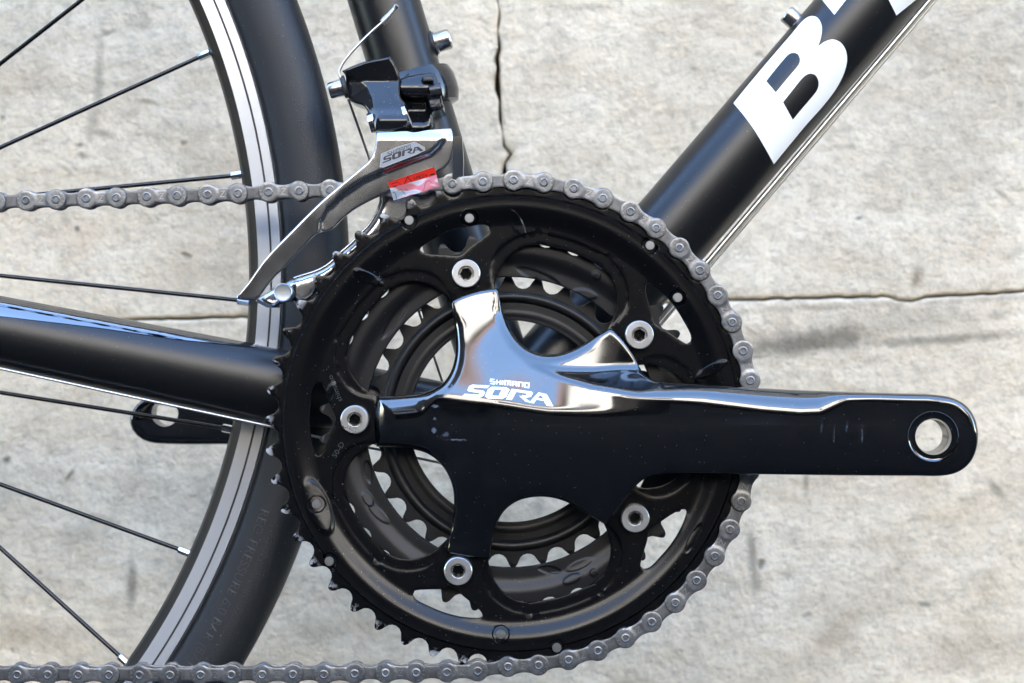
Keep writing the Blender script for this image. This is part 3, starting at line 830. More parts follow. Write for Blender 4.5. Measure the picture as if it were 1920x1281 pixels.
def ring_H(U, V, d):
    r = np.hypot(U, V); a = np.arctan2(V, U)
    h = np.full(len(U), 2.7)
    h -= 2.75 * sstep(82.3, 90.6, r) - .12 * np.sin(np.clip((r - 90) / 5, 0, 1) * math.pi)
    # stepped ledge round each window
    dw = np.minimum.reduce([seg_dist(U, V, w[:-1], w[1:]) for w in WIN])
    lw = 4.9 * sstep(52, 72, r)
    h += .75 * (1 - sstep(-.15, .15, dw - lw)) * sstep(52, 60, r)
    # chamfer to the tooth band
    h += 1.55 * sstep(94.4, 95.3, r)
    ang = (a[:, None] - np.array(BOLT)[None]); ang = np.abs((ang + math.pi) % (2*math.pi) - math.pi).min(1)
    h += .5 * sstep(R(16), R(9), ang) * (1 - sstep(80, 86, r)) * 0
    for bx, by, dg, hl_, hw, hh in BUMPS:
        x, y = px2mm(bx, by); c, s_ = math.cos(R(dg)), math.sin(R(dg))
        du, dv = U - x, V - y; p = (du * c + dv * s_) / (hl_ / PXM); q = (-du * s_ + dv * c) / (hw / PXM)
        e = np.sqrt(p*p + q*q); h -= .8 * hh * (1 - sstep(.76, 1.0, e)) * (1 + .25 * p)
    for x, y in PINS:
        e = np.hypot(U - x, V - y); h += 1.0 * (1 - sstep(3.2, 3.75, e)) * (r < 95.5)
    h += rnd(d, .45, .35)
    return h
tl50, pr50 = tooth_loop(50, R(17.35))
pp = [polar_pts(58, 82, 16, 420), polar_pts(82.3, 94.2, 12, 560), polar_pts(94.45, 95.35, 3, 720), polar_pts(96, 98, 1, 500)]
for x, y in PINS:
    for rr in (1.5, 3.2, 3.48, 3.75, 4.1):
        pp.append(np.array([(x + rr * math.cos(k * math.pi / 12), y + rr * math.sin(k * math.pi / 12)) for k in range(24)]))
def dense(bumps, sc, cy):
    out = []
    for bx, by, dg, hl_, hw, hh in bumps:
        x, y = (bx - 957.6) / sc, -(by - cy) / sc; c, s_ = math.cos(R(dg)), math.sin(R(dg))
        for e in (.3, .55, .74, .8, .86, .92, .98, 1.04):
            n = max(10, int(2 * math.pi * e * (hl_ + hw) / 2 / sc / .5))
            out += [(x + e * (hl_/sc*math.cos(2*math.pi*k/n)*c - hw/sc*math.sin(2*math.pi*k/n)*s_), y + e * (hl_/sc*math.cos(2*math.pi*k/n)*s_ + hw/sc*math.sin(2*math.pi*k/n)*c)) for k in range(n)]
    return np.array(out)
pp.append(dense(BUMPS, PXM, 794))
led = []
for w in WIN:
    t = np.roll(w, -1, 0) - np.roll(w, 1, 0); t /= (np.linalg.norm(t, axis=1)[:, None] + 1e-9)
    nrm = -np.stack([-t[:, 1], t[:, 0]], 1)
    if inside(*(w + nrm * .05).T, [w]).mean() > .5: nrm = -nrm
    for dl in (-.3, -.1, .1, .3):
        q = w + nrm * 3
        for _ in range(8): q = w + nrm * (4.9 * sstep(52, 72, np.hypot(q[:, 0], q[:, 1])) + dl)[:, None]
        led.append(q[np.hypot(q[:, 0], q[:, 1]) > 58])
base_pts = np.concatenate(pp[:4])
def ledge_off(p):
    dw = np.minimum.reduce([seg_dist(p[:, 0], p[:, 1], w[:-1], w[1:]) for w in WIN])
    return np.abs(dw - 4.9 * sstep(52, 72, np.hypot(p[:, 0], p[:, 1])))
led = np.concatenate(led); led = led[ledge_off(led) < .45]
base_pts = base_pts[(ledge_off(base_pts) > .8) | (np.hypot(base_pts[:, 0], base_pts[:, 1]) < 57)]
def off_bumps(p, bumps, sc, cy):
    k = np.ones(len(p), bool)
    for bx, by, dg, hl_, hw, hh in bumps:
        x, y = (bx - 957.6) / sc, -(by - cy) / sc; c, s_ = math.cos(R(dg)), math.sin(R(dg)); du, dv = p[:, 0] - x, p[:, 1] - y
        e = np.hypot((du*c + dv*s_) / (hl_/sc), (-du*s_ + dv*c) / (hw/sc)); k &= (e < .6) | (e > 1.12)
    return k
base_pts = base_pts[off_bumps(base_pts, BUMPS, PXM, 794)]
pp = [base_pts, led] + pp[4:]
mb = MB()
relief(mb, [tl50, np.array(inner)] + SLOT, ring_H, lambda u, v, h: (CX + u * .001, h * .001, CZ + v * .001), 1.0, .0042, offs=(.18, .45), extra=np.concatenate(pp), outer_min=.25)
mb.build('chainring', M_ring, ck, 32)['label'] = 'large outer chainring with five arms, gloss black'
for x, y in PINS:
    mb = MB(); lathe(mb, [(1.95e-3, .0028), (1.95e-3, .0005), (1.8e-3, .0003), (1e-6, .00028)], (CX + x * .001, 0, CZ + y * .001), 20)
    mb.build('ramp_pin', M_pin, ck, 30)

def plain_ring(T, phase, r_in, yf, thick, ridge, m, lab):
    lp, pr = tooth_loop(T, phase); na = 300
    ci = np.array([(r_in * math.cos(2*math.pi*k/na), r_in * math.sin(2*math.pi*k/na)) for k in range(na)])
    def H(U, V, d):
        r = np.hypot(U, V); h = np.full(len(U), 0.0)
        if T == 39: h = h - 1.8 * sstep(65.5, 71.8, r)
        for c, w, hh in ridge: h -= hh * np.sqrt(np.maximum(0, 1 - ((r - c) / w) ** 2))
        if T == 39:
            for bx, by, dg, hl_, hw, hh in MB_BUMPS:
                x, y = ((bx - 957.6) / 4.46, -(by - 793) / 4.46); c, s_ = math.cos(R(dg)), math.sin(R(dg))
                du, dv = U - x, V - y; p = (du*c + dv*s_) / (hl_/4.46); q = (-du*s_ + dv*c) / (hw/4.46)
                h -= .8 * hh * (1 - sstep(.72, 1.0, np.sqrt(p*p + q*q)))
        return yf + h + rnd(d, .4, .3)
    mb = MB(); ex = polar_pts(r_in + .6, pr - 4.4, 24, 360)
    if T == 39: ex = np.concatenate([ex[off_bumps(ex, MB_BUMPS, 4.46, 793)], dense(MB_BUMPS, 4.46, 793)])
    relief(mb, [lp, ci], H, lambda u, v, h: (CX + u * .001, h * .001, CZ + v * .001), .8, (yf + thick) * .001, offs=(.2,), extra=ex, outer_min=.25)
    o = mb.build('chainring', m, ck, 40); o['label'] = lab
MB_BUMPS = [(690, 936, -58, 18, 9, .45), (710, 964, -44, 30, 9, .4), (690, 886, -80, 24, 8, -.5),
            (1072, 1086, 25, 20, 9, .4), (1086, 1060, 24, 30, 9, .4), (1113, 1074, 0, 8, 8, .6), (1030, 1070, -8, 24, 7, -.4),
            (1118, 518, 0, 9, 9, .6), (1096, 552, -12, 26, 10, .5), (1010, 520, -22, 48, 11, -.5), (742, 598, 56, 50, 9, -.45)]
plain_ring(39, R(97.5), 61.2, 8.6, 3.0, [], M_ringm, 'middle chainring, matt black')
plain_ring(30, R(97.0), 43.0, 16.5, 2.6, [(53.0, 2.2, 1.9), (46, 1.2, .2)], M_ringm, 'small inner chainring, matt black')

# crank arm with its five spider legs
OUT = [(706, 744), (740, 742.5), (775, 739), (806, 733), (828, 721), (842, 703), (851, 680), (855, 650), (853, 615), (849, 585), (845.5, 566, 1),
       (866, 556), (888, 548.5), (912, 543.5), (933, 541, 1), (938, 565), (945, 590), (955, 615), (970, 637), (990, 654), (1015, 663.5), (1045, 664), (1075, 655), (1105, 639), (1130, 625), (1145, 616, 1),
       (1160, 630), (1176, 649), (1190, 670), (1200, 690), (1210, 704), (1228, 713.5), (1260, 718.5), (1330, 722.5), (1400, 727), (1500, 732), (1600, 736), (1700, 739), (1752, 740.5), (1785, 746), (1812, 761), (1828, 785), (1834, 815), (1830, 846), (1817, 870), (1795, 886), (1765, 892.5), (1720, 892.5), (1600, 892), (1480, 890.5), (1360, 889), (1260, 889), (1225, 891),
       (1207, 899), (1190, 914), (1172, 936), (1156, 957), (1135, 984, 1), (1110, 969), (1085, 954), (1062, 941.5), (1035, 933.5), (1005, 932), (975, 938), (952, 952), (937, 971), (927, 1000), (920, 1030), (917, 1048, 1),
       (897, 1046), (876, 1043.5), (856, 1040), (838, 1036, 1), (845, 1000), (850, 965), (851, 930), (846, 905), (835, 882), (818, 862), (797, 849), (770, 842), (740, 839), (706, 837.5, 1), (702.5, 815), (702, 790), (703, 765)]
OUT = [q if len(q) == 3 else q for q in OUT]; OUT[0] = (706, 744, 1)
ring_hole = np.array([(1750 + 34 * math.cos(2*math.pi*k/48), 819 + 34 * math.sin(2*math.pi*k/48)) for k in range(48)])
CL = [(924, 520), (931, 600), (950, 650), (992, 690), (1049, 712), (1106, 730), (1185, 746), (1315, 758), (1430, 772), (1500, 777.5), (1540, 776), (1562, 766), (1590, 752), (1640, 746.5), (1740, 749), (1790, 757), (1815, 780), (1826, 812)]
CL2 = [(690, 746), (820, 749), (924, 761), (1028, 777), (1132, 782), (1260, 778)]
def soft_(up, k): return np.where(up < k, up * up / (2 * k), up - k / 2)
def crank_H(U, V, d):
    r = np.hypot(U - 957.6, V - 786)
    # dome that falls to the spider tips
    x = np.clip(r / 275, 0, 1)
    dome = 1.4 + 12.6 * (0.5 + 0.5 * np.cos(math.pi * x))
    xx = np.clip((U - 900) / 850, 0, 1)
    face = 15.6 + 6.4 * xx
    # gentle rise towards the top leg above CL2, steep bevel above CL
    up2 = np.maximum(0, -line_side(U, V, CL2)) / PXM
    g2 = np.interp(U, [700, 860, 1000, 1080, 1160, 1260], [.30, .40, .38, .27, .13, 0])
    armT = face - g2 * soft_(up2, 3.2)
    s = -line_side(U, V, CL)             # positive above the line
    up = np.maximum(0, s) / PXM
    armT -= soft_(up, np.interp(U, [900, 1200, 1320, 1560, 1640], [2.4, 3.2, 7.5, 7.0, 3.0])) * np.interp(U, [880, 960, 1050, 1200, 1290, 1500, 1570, 1840], [.9, 1.1, 1.35, 1.3, .95, .95, .9, .9])
    lo_ = np.maximum(0, V - 800) / PXM
    armT -= .004 * lo_ ** 2 + .045 * lo_
    armT += np.where(U < 930, -(930 - U) * .055, 0)
    h = smax(dome, armT, 2.5)
    # upper-right leg stays proud near its tip, saddle between it and the arm
    t = ((U - 1170) ** 2 + (V - 650) ** 2) / 70.0 ** 2
    h += .5 * np.exp(-t)
    # rounded edges
    leg = sstep(820, 780, U) * (np.abs(V - 790) < 60)
    er = np.interp(U, [700, 850, 1200, 1500, 1600, 1840], [24, 20, 20, 18, 12, 12]) * (1 - leg) + 44 * leg
    ed = np.interp(U, [700, 850, 1200, 1500, 1840], [3.4, 3.0, 3.0, 2.8, 2.0]) * (1 - leg) + 6.2 * leg
    tip = sstep(205, 240, np.hypot(U - 957.6, V - 794)) * (U < 1240) * (1 - leg)
    er = er * (1 - tip) + 7 * tip; ed = ed * (1 - tip) + 1.0 * tip
    hole = np.hypot(U - 1750, V - 819)
    h -= np.where(hole > 60, rnd(d, 1.0, 1.0) * 0 + ed * (1 - np.sqrt(np.maximum(0, 1 - np.clip(1 - d / er, 0, 1) ** 2))), 0)
    # counterbore round the pedal thread
    h -= 1.1 * (1 - sstep(44, 47, hole)) 
    # worn pad step near the left tip
    h += .25 * sstep(797, 790, U) * (np.abs(V - 790) < 60)
    return -h
loops = [spl(OUT, 5), ring_hole]
ex = []
for rr in (37, 41, 44, 46, 48, 50, 53, 56): ex.append(np.array([(1750 + rr * math.cos(2*math.pi*k/48), 819 + rr * math.sin(2*math.pi*k/48)) for k in range(48)]))
g = np.stack([a.ravel() for a in np.meshgrid(np.arange(700, 1836, 4.0), np.arange(540, 1050, 3.7))], 1)
g[(np.arange(len(g)) // len(np.arange(700, 1836, 4.0))) % 2 == 1, 0] += 2.0
g = g[np.hypot(g[:, 0] - 1750, g[:, 1] - 819) > 59]
ex.append(g)
mb = MB()
def crank_back(u, v):
    return -.007 if u > 1330 else (-.007 + .0135 * float(sstep(1330, 1180, np.array([u]))[0]))
relief(mb, loops, crank_H, to_px, 4.8, crank_back, offs=(.7, 2, 4, 7, 11), extra=np.concatenate(ex), flip=True)
crank_o = mb.build('crank_arm', M_crank, ck, 42)
# threaded insert
mb = MB(); c = P(1750, 819, -.0205); lathe(mb, [(pxm(34, -.02), -.0002), (pxm(32.5, -.02), .0012)] + [(pxm(31.2 if k % 2 else 32.4, -.02), .0016 + .0007 * k) for k in range(17)], (c.x, c.y, c.z), 40, mat=0)
mb.build('pedal_thread', M_steel, ck, 20)

# lettering on the crank: laid on the surface
cl_all = loops
def on_crank(pts, off=.05):
    U = np.array([p[0] for p in pts]); V = np.array([p[1] for p in pts])
    h = crank_H(U, V, loop_dist(U, V, cl_all)) - off
    return [P(U[i], V[i], h[i] * .001) for i in range(len(U))]
mb = MB()
for out, holes, lay in SORA:
    v, f = poly_tris(out, holes, 22); mb.add(on_crank([(840 + a / 6.4, 640 + b / 6.4) for a, b in v], .06 + .01 * lay), [tuple(int(i) for i in t[::-1]) for t in f])
ws, Ww = word('SHIMANO', th=.27)
O0 = np.array([919.5, 719.5]); ex_ = np.array([991, 727.0]) - O0; ey_ = np.array([.6, -8.3])
for vs, fs, lay in ws:
    mb.add(on_crank([tuple(O0 + ex_ * (a / Ww) + ey_ * b) for a, b in vs], .06 + .01 * lay), fs)
mb.build('lettering', M_white, ck, 0)

# chainring bolts
for i, (bx, by) in enumerate(((874, 513), (1199, 628), (1191, 972), (859, 1071), (665, 787))):
    c = P(bx, by, -.0008); mb = MB()
    rr = pxm(26.5)
    lathe(mb, [(rr, .0042), (rr, -.0001), (rr * .985, -.0005), (rr * .95, -.0007), (rr * .57, -.0007), (rr * .53, -.0004), (rr * .50, .0006)], c, 48)
    hexv = []; 
    for y in (.0006, .0045):
        for k in range(6): a = k * math.pi / 3 + i * .4; hexv.append(c + Vector((rr * .44 * math.cos(a), y, rr * .44 * math.sin(a))))
    mb.add(hexv, [(k, (k+1) % 6, 6 + (k+1) % 6, 6 + k) for k in range(6)], 1)
    # ledge between bore and hexagon
    ring = [c + Vector((rr * .505 * math.cos(k * math.pi / 15), .0006, rr * .505 * math.sin(k * math.pi / 15))) for k in range(30)]
    lp = [np.array([(q.x, q.z) for q in ring]), np.array([(q.x, q.z) for q in hexv[:6]])]
    v, f = cdt([lp[0] * 1e3, lp[1] * 1e3], []); mb.add([(a * 1e-3, c.y + .0006, b * 1e-3) for a, b in v], [tuple(int(q) for q in t) for t in f], 1)
    open_ = i in (2, 3)
    if not open_: lathe(mb, [(rr * .46, .0045), (.00001, .0045)], c, 24, mat=2)
    mb.build('chainring_bolt', [M_alu, M_steel, M_dark], ck, 30)

# stamped words on the big ring
mb = MB()
for txt, (px_, py_), dg, size, sp in (('SHIMANO', (641, 752), 112, 13.5, 1.18), ('50-D', (628, 861), 58, 14, 1.15)):
    v, f = text_mesh(txt.lower() if txt == 'SHIMANO' else txt, 1.0); c_, s_ = math.cos(R(dg)), math.sin(R(dg))
    q = [(px_ + (x * sp * c_ - y * s_) * size, py_ - (x * sp * s_ + y * c_) * size) for x, y in v]
    xy = np.array([px2mm(*p) for p in q]); h = ring_H(xy[:, 0], xy[:, 1], np.full(len(xy), 9.0)) - .06
    mb.add([(CX + xy[i, 0] * .001, h[i] * .001, CZ + xy[i, 1] * .001) for i in range(len(xy))], f)
mb.build('lettering', M_emb, ck, 0)['label'] = 'stamped letters on the chainring'

# far crank arm
mb = MB()
oL = [(960, 730), (700, 733), (420, 742), (320, 736), (285, 741), (258, 757), (244, 782), (248, 806), (268, 825), (300, 832), (420, 833), (700, 830), (960, 815)]
hl_ = np.array([(309 + 25 * math.cos(2*math.pi*k/40), 775 + 25 * math.sin(2*math.pi*k/40)) for k in range(40)])
relief(mb, [spl(oL, 10), hl_], lambda U, V, d: 128 + ((1 - np.sqrt(np.maximum(0, 1 - np.clip(1 - d / 9, 0, 1) ** 2))) * 2 * (np.hypot(U - 309, V - 775) > 38)), to_px, 14, .140, offs=(2, 5), flip=True)
mb.build('crank_arm', M_crank, ck, 40)['label'] = 'far-side crank arm pointing backwards'

# ---- chain
ch = part('chain')
YC = .0027
def ringpin(k):
    a = R(17.35 + 7.2 * k); return Vector((CX + pr50 * .001 * math.cos(a), YC, CZ + pr50 * .001 * math.sin(a)))
def march(start, poly, n):
    """pins every 12.7 mm along the polyline"""
    path = [start] + [P(x, y, Y) for x, y, Y in poly]; out = []; cur = start; seg = 0; t = 0.0
    for _ in range(n):
        while True:
            if seg >= len(path) - 1: return out
            a, b = path[seg], path[seg + 1]; found = None
            for k in range(201):
                q = a + (b - a) * (k / 200)
                if k / 200 >= t and (q - cur).length >= .0127: found = k / 200; break
            if found is not None: t = found; cur = a + (b - a) * t; out.append(cur); break
            seg += 1; t = 0.0
    return out
k0, k1 = -15, 11
pins = [ringpin(k) for k in range(k0, k1 + 1)]
bot = march(pins[0], [(895, 1256, .0027), (838, 1258, .0027), (722, 1259.3, .003), (607, 1261.8, .003), (320, 1263.2, .0032), (35, 1262.6, .0034), (-160, 1262, .0036)], 22)
topr = march(pins[-1], [(845, 346, .0032), (617, 357, .006), (332, 368.2, .009), (50, 377, .012), (-160, 384, .014)], 22)
chain = bot[::-1] + pins + topr
base_i = len(bot)                      # index of ring pin k0 (outer link begins there)
def plate_loop(rr, waist, n=14):
    pts = []
    for k in range(-n, n + 1): a = R(128) * k / n; pts.append((6.35 + rr * math.cos(a), rr * math.sin(a)))
    e = pts[-1]; pts.append((1.6, waist + .12)); pts.append((0, waist)); pts.append((-1.6, waist + .12))
    for k in range(-n, n + 1): a = math.pi + R(128) * k / n; pts.append((-6.35 + rr * math.cos(a), rr * math.sin(a)))
    pts.append((-1.6, -waist - .12)); pts.append((0, -waist)); pts.append((1.6, -waist - .12))
    return spl(pts, .75)
def plate(mb, rr, waist, yf, th, swage, m=0):
    lp = plate_loop(rr, waist)
    def H(U, V, d):
        h = rnd(d, .36, .32)
        if swage:
            r1 = np.hypot(U + 6.35, V); r2 = np.hypot(U - 6.35, V)
            h = h + swage * sstep(4.3, 4.9, np.minimum(r1, r2 + .5))
        return yf + h
    relief(mb, [lp], H, lambda u, v, h: (u * .001, h * .001, v * .001), .8, (yf + th) * .001, offs=(.12, .34), mat=m)
def mark(mb, txts, m):
    """Z in the middle and small letters round both pins"""
    for s, k in (([(-.8, 1.15), (.9, 1.15), (-.9, -1.15), (.85, -1.15)], 0),):
        vs, fs = ribbon(s, .42); mb.add([(a * .001, -.00312, b * .001) for a, b in vs], fs, m)
    for side, txt in zip((-1, 1), txts):
        n = len(txt)
        for i, chh in enumerate(txt):
            v, f = TX[chh]
            a = (R(180) if side < 0 else 0) + R(30) * ((n - 1) / 2 - i)
            c_, s_ = math.cos(a - R(90)), math.sin(a - R(90))
            w = max(x for x, y in v) / 2
            q = [((x - w) * 1.25, y * 1.25 + 2.85) for x, y in v]
            mb.add([((side * 6.35 + x * c_ - y * s_) * .001, -.00345, (x * s_ + y * c_) * .001) for x, y in q], f, m)
TX = {c: text_mesh(c, 1.0) for c in set('KMCNAROW')}
olm = []
for txts in (('KMC', 'KMC'), ('NARROW', 'NARROW')):
    mb = MB(); plate(mb, 4.35, 2.75, -3.4, .95, .3); plate(mb, 4.35, 2.75, 2.4, .95, 0); mark(mb, txts, 1)
    me = mesh('outer_plate', mb.v, mb.f, mb.m); me.materials.append(M_chain); me.materials.append(M_mark); me.shade_smooth(); me.set_sharp_from_angle(angle=R(38)); olm.append(me)
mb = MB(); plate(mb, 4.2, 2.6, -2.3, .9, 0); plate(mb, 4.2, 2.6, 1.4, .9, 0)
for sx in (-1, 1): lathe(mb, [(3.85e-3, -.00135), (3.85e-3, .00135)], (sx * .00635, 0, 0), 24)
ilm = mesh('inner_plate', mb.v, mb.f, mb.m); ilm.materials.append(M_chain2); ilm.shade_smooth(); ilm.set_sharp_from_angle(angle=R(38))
mb = MB(); lathe(mb, [(1.95, -3.38), (1.92, -3.62), (1.75, -3.75), (1.35, -3.78), (1.15, -3.6), (.95, -3.35), (.7, -3.32), (.0001, -3.30)], (0, 0, 0), 24)
mb.v = [tuple(c * .001 for c in v) for v in mb.v]
pim = mesh('rivet', mb.v, mb.f, mb.m); pim.materials.append(M_chain); pim.shade_smooth(); pim.set_sharp_from_angle(angle=R(35))
for i in range(len(chain) - 1):
    a, b = chain[i], chain[i + 1]
    outer = (i - base_i) % 2 == 0
    d = (a - b).normalized(); yv = (Vector((0, 1, 0)) - d * d.y).normalized(); zv = d.cross(yv)
    if zv.z < 0 and abs(d.x) > .999: pass
    Mx = Matrix((( d.x, yv.x, zv.x), (d.y, yv.y, zv.y), (d.z, yv.z, zv.z))).to_4x4(); Mx.translation = (a + b) / 2
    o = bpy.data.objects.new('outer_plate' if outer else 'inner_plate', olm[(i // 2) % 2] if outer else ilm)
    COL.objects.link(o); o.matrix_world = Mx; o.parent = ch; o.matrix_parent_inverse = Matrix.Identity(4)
    for q in ((a, b) if outer else ()):
        p = bpy.data.objects.new('rivet', pim); COL.objects.link(p); p.location = q; p.parent = ch
        p.rotation_euler = (0, random.uniform(0, 3), 0)

# ---- front derailleur
fd = part('front_derailleur')
# outer cage plate
CG = [(706, 248, 1), (735, 247), (762, 245.5), (775, 248), (800, 244), (826, 242), (846, 241, 1), (849, 252), (850, 275), (848, 292), (842, 306), (830, 318), (812, 326), (770, 341), (740, 355), (714.6, 367), (690, 379), (665, 393), (642, 411), (622, 430), (600, 436.5), (592, 440), (566, 466), (542.5, 492), (516.5, 518.5), (498, 541), (483, 562, 1), (464, 563.5), (446, 561.5, 1), (443.5, 557.5), (467, 527.5), (498, 484.5), (550, 430), (602.5, 377.7), (654.6, 333.4), (680, 312), (693, 300), (701, 284), (705, 266)]
CHN = [(590, 470), (596, 440), (600, 414), (612, 392), (640, 364), (680, 337), (720, 319), (770, 300), (806, 287), (822, 272), (830, 258), (836, 240)]
def cage_H(U, V, d):
    s = line_side(U, V, CHN)                # positive below the line: the pressed channel
    inn = sstep(-3, 7, s) * sstep(592, 606, U)
    bow = 2.4 * sstep(620, 440, U)          # tail swings out
    lip = .9 * np.exp(-((d - 5) / 5.0) ** 2) * (inn > .5) * sstep(600, 640, U) * 0
    top_ = .8 * sstep(262, 244, V)
    y = -4.2 + 3.0 * inn * (1 - .45 * sstep(720, 860, U)) - bow + top_ * 1.6 + .3 * sstep(600, 560, U)
    y = y + rnd(d, 3.0, .5)
    return y
mb = MB()
relief(mb, [spl(CG, 4)], cage_H, to_px, 3.6, lambda u, v: (cage_H(np.array([u]), np.array([v]), np.array([9.]))[0] + 1.2) * .001, offs=(.8, 2, 3.2), flip=True, cap=False)
mb.build('outer_cage_plate', M_chrome, fd, 40)
# bridge between the cage plates, right end
mb = MB()
q = [(851, 256, -3.6), (866, 255.5, -1.2), (869, 300, -.6), (868, 338, 0.2), (848, 337, -.5), (849, 296, -2.6)]
fr = [P(a, b, y * .001) for a, b, y in q]; bk = [Vector((p.x, .010, p.z)) for p in fr]
mb.add(fr + bk, [(0, 1, 2, 5), (5, 2, 3, 4)] + [(i, 6 + i, 6 + (i+1) % 6, (i+1) % 6) for i in range(6)])
mb.build('cage_bridge', M_chrome, fd, 25)
# inner cage plate
IC = [(715, 352), (714, 378), (707.5, 397), (694, 420), (677, 439), (659, 457.5), (637.5, 476), (626, 489), (610, 501), (592, 510), (571, 516.5), (552, 523), (540, 529), (510, 543), (490, 555), (479, 565), (490, 571), (505, 575), (516, 575), (530, 568), (551, 566), (556, 575), (560, 581), (571, 575), (582, 566), (594, 553), (610, 532), (640, 500), (680, 466), (740, 432), (800, 408), (868, 392), (868, 345), (800, 345)]
def inner_H(U, V, d):
    return 8.4 - 2.2 * rnd(np.maximum(0, 22 - d) * 0 + d, 14, 1.0) * -1 - 3.0 * sstep(560, 540, U)
mb = MB(); relief(mb, [spl(IC, 5)], inner_H, to_px, 6, .0102, offs=(2, 5, 9), flip=True)
mb.build('inner_cage_plate', M_chrome, fd, 40)
# rolled upper rim of the inner plate
mb = MB()
tube(mb, [P(x, y, .0066) for x, y in spl([(714, 362), (713.5, 379), (707, 397), (693.5, 420), (676.5, 438), (658, 457), (637, 475.5), (625, 488), (609.5, 500), (591.5, 509), (571, 515.5), (551, 522)], 6, closed=False)], .0006, 8)
mb.build('cage_rim', M_chrome, fd, 60)
# tail flange and screw
mb = MB()
q = [(483, 560, -6), (505, 573, -3), (522, 572, 2), (518, 577, 2), (500, 577, -3), (480, 566, -6)]
fr = [P(a, b, y * .001) for a, b, y in q]; bk = [p + Vector((0, .008, 0)) for p in fr]
mb.add(fr + bk, [tuple(range(6))[::-1]] + [(i, 6 + i, 6 + (i+1) % 6, (i+1) % 6) for i in range(6)]); mb.build('cage_tail', M_chrome, fd, 30)
c = P(530.5, 549, -.0005); rs = pxm(17.5); mb = MB()
lathe(mb, [(rs, .008), (rs, .0004), (rs * .98, -.0002), (rs * .93, -.0004), (rs * .86, -.0001), (rs * .80, .0004), (rs * .5, .0005), (.00001, .0005)], c, 40)
mb.build('cage_screw', M_zinc, fd, 30)

# logo plate with the lettering
def on_cage(pts, off):
    U = np.array([p[0] for p in pts]); V = np.array([p[1] for p in pts]); h = cage_H(U, V, np.full(len(U), 30.)) - off
    return [P(U[i], V[i], h[i] * .001) for i in range(len(U))]
LP = [(715, 289), (748, 275), (776, 266.5), (781, 267.5), (796, 277), (796.5, 282), (780, 290), (718, 314), (712.5, 313)]
mb = MB()
v, f = poly_tris([(x, y) for x, y in spl([(a, b, 1) for a, b in LP], 3)], [], 4); mb.add(on_cage(v, .05), [tuple(int(i) for i in t[::-1]) for t in f], 0)
vs, fs = ribbon([tuple(p) for p in LP] + [LP[0]], .9); mb.add(on_cage(vs, .10), fs, 1)
mb.build('logo_plate', [M_logo, M_mark], fd, 0)
mb = MB()
ang = R(-23.5); sc = 0.0735; c_, s_ = math.cos(ang), math.sin(ang)
for out, holes, lay in SORA:
    v, f = poly_tris(out, holes, 30)
    q = [(717 + ((a - 175) * c_ - (b - 657) * s_) * sc, 306.5 + ((a - 175) * s_ + (b - 657) * c_) * sc * 1.02) for a, b in v]
    mb.add(on_cage(q, .12 + .02 * lay), [tuple(int(i) for i in t[::-1]) for t in f])
ws, Ww = word('SHIMANO', th=.17)
O0 = np.array([727.5, 292]); ex_ = np.array([769.5, 277.5]) - O0; ey_ = np.array([-.4, -6.2])
for vs, fs, lay in ws: mb.add(on_cage([tuple(O0 + ex_ * (a / Ww) + ey_ * b) for a, b in vs], .12 + .02 * lay), fs)
mb.build('lettering', M_ink, fd, 0)

# red protective sticker: printed red band above, clear film folding under
mb = MB()
def quad_grid(mb, A, B, C, Dq, n, m_, f, mat_):
    vs = []; 
    for i in range(n + 1):
        for j in range(m_ + 1):
            s, t = i / n, j / m_
            vs.append(f((A[0]*(1-s)*(1-t) + B[0]*s*(1-t) + C[0]*s*t + Dq[0]*(1-s)*t), (A[1]*(1-s)*(1-t) + B[1]*s*(1-t) + C[1]*s*t + Dq[1]*(1-s)*t)))
    mb.add(vs, [(i*(m_+1)+j, (i+1)*(m_+1)+j, (i+1)*(m_+1)+j+1, i*(m_+1)+j+1) for i in range(n) for j in range(m_)], mat_)
def stick(x, y):
    return P(x, y, -.0042 + .0006 * math.sin((x - 728) * .05) + .0001 * (y - 330))
quad_grid(mb, (727.5, 342), (814, 313.5), (818.5, 327.5), (731, 353), 14, 5, stick, 0)
mb.build('sticker', M_red, fd, 60)
mb = MB()
def film(x, y): return P(x, y, -.0044 + .0009 * math.sin((x - 728) * .09 + y * .1) + .00005 * (y - 340))
quad_grid(mb, (731, 353.3), (818.5, 327.8), (823.5, 350.5), (738, 376), 14, 8, film, 0)
mb.build('film', M_film, fd, 60)['label'] = 'clear pink lower half of the sticker'
mb = MB()
def ink(pl, w, d=.00008):
    vs, fs = ribbon(pl, w); mb.add([stick(a, b) - Vector((0, d, 0)) for a, b in vs], fs)
def ink2(pl, w): 
    vs, fs = ribbon(pl, w); mb.add([film(a, b) - Vector((0, .00012, 0)) for a, b in vs], fs)
ink([(759, 345), (757.8, 347), (773, 342), (764, 332), (757.8, 346)], 1.5)
v, f = text_mesh('>PET<', 1.0); an = R(16.5)
mb.add([stick(774.5 + (x * math.cos(an) * 1.08 - y * math.sin(-an)*-1 * .2) * 9.5, 339 - (x * math.sin(an) * 1.08 + y * math.cos(an)) * 9.5) - Vector((0, .00009, 0)) for x, y in v], f)
ink([(806.5, 328.6), (815, 326)], 2.0); ink([(736, 350.5), (744, 348.4)], 1.8); ink([(734.5, 345), (747, 341.6)], 1.2); ink([(747, 345.5), (750, 344.6), (753.5, 348)], 1)
ink2([(794, 358), (797.5, 344), (800, 340.5), (805, 339), (808, 341.5), (817, 352)], .9)
ink2([(736, 362), (740, 360), (743, 368), (743, 374)], .9); ink2([(745, 358), (752, 356), (760, 365)], .8); ink2([(760, 354), (766, 358)], .8)
mb.build('sticker_print', M_ink, fd, 0)

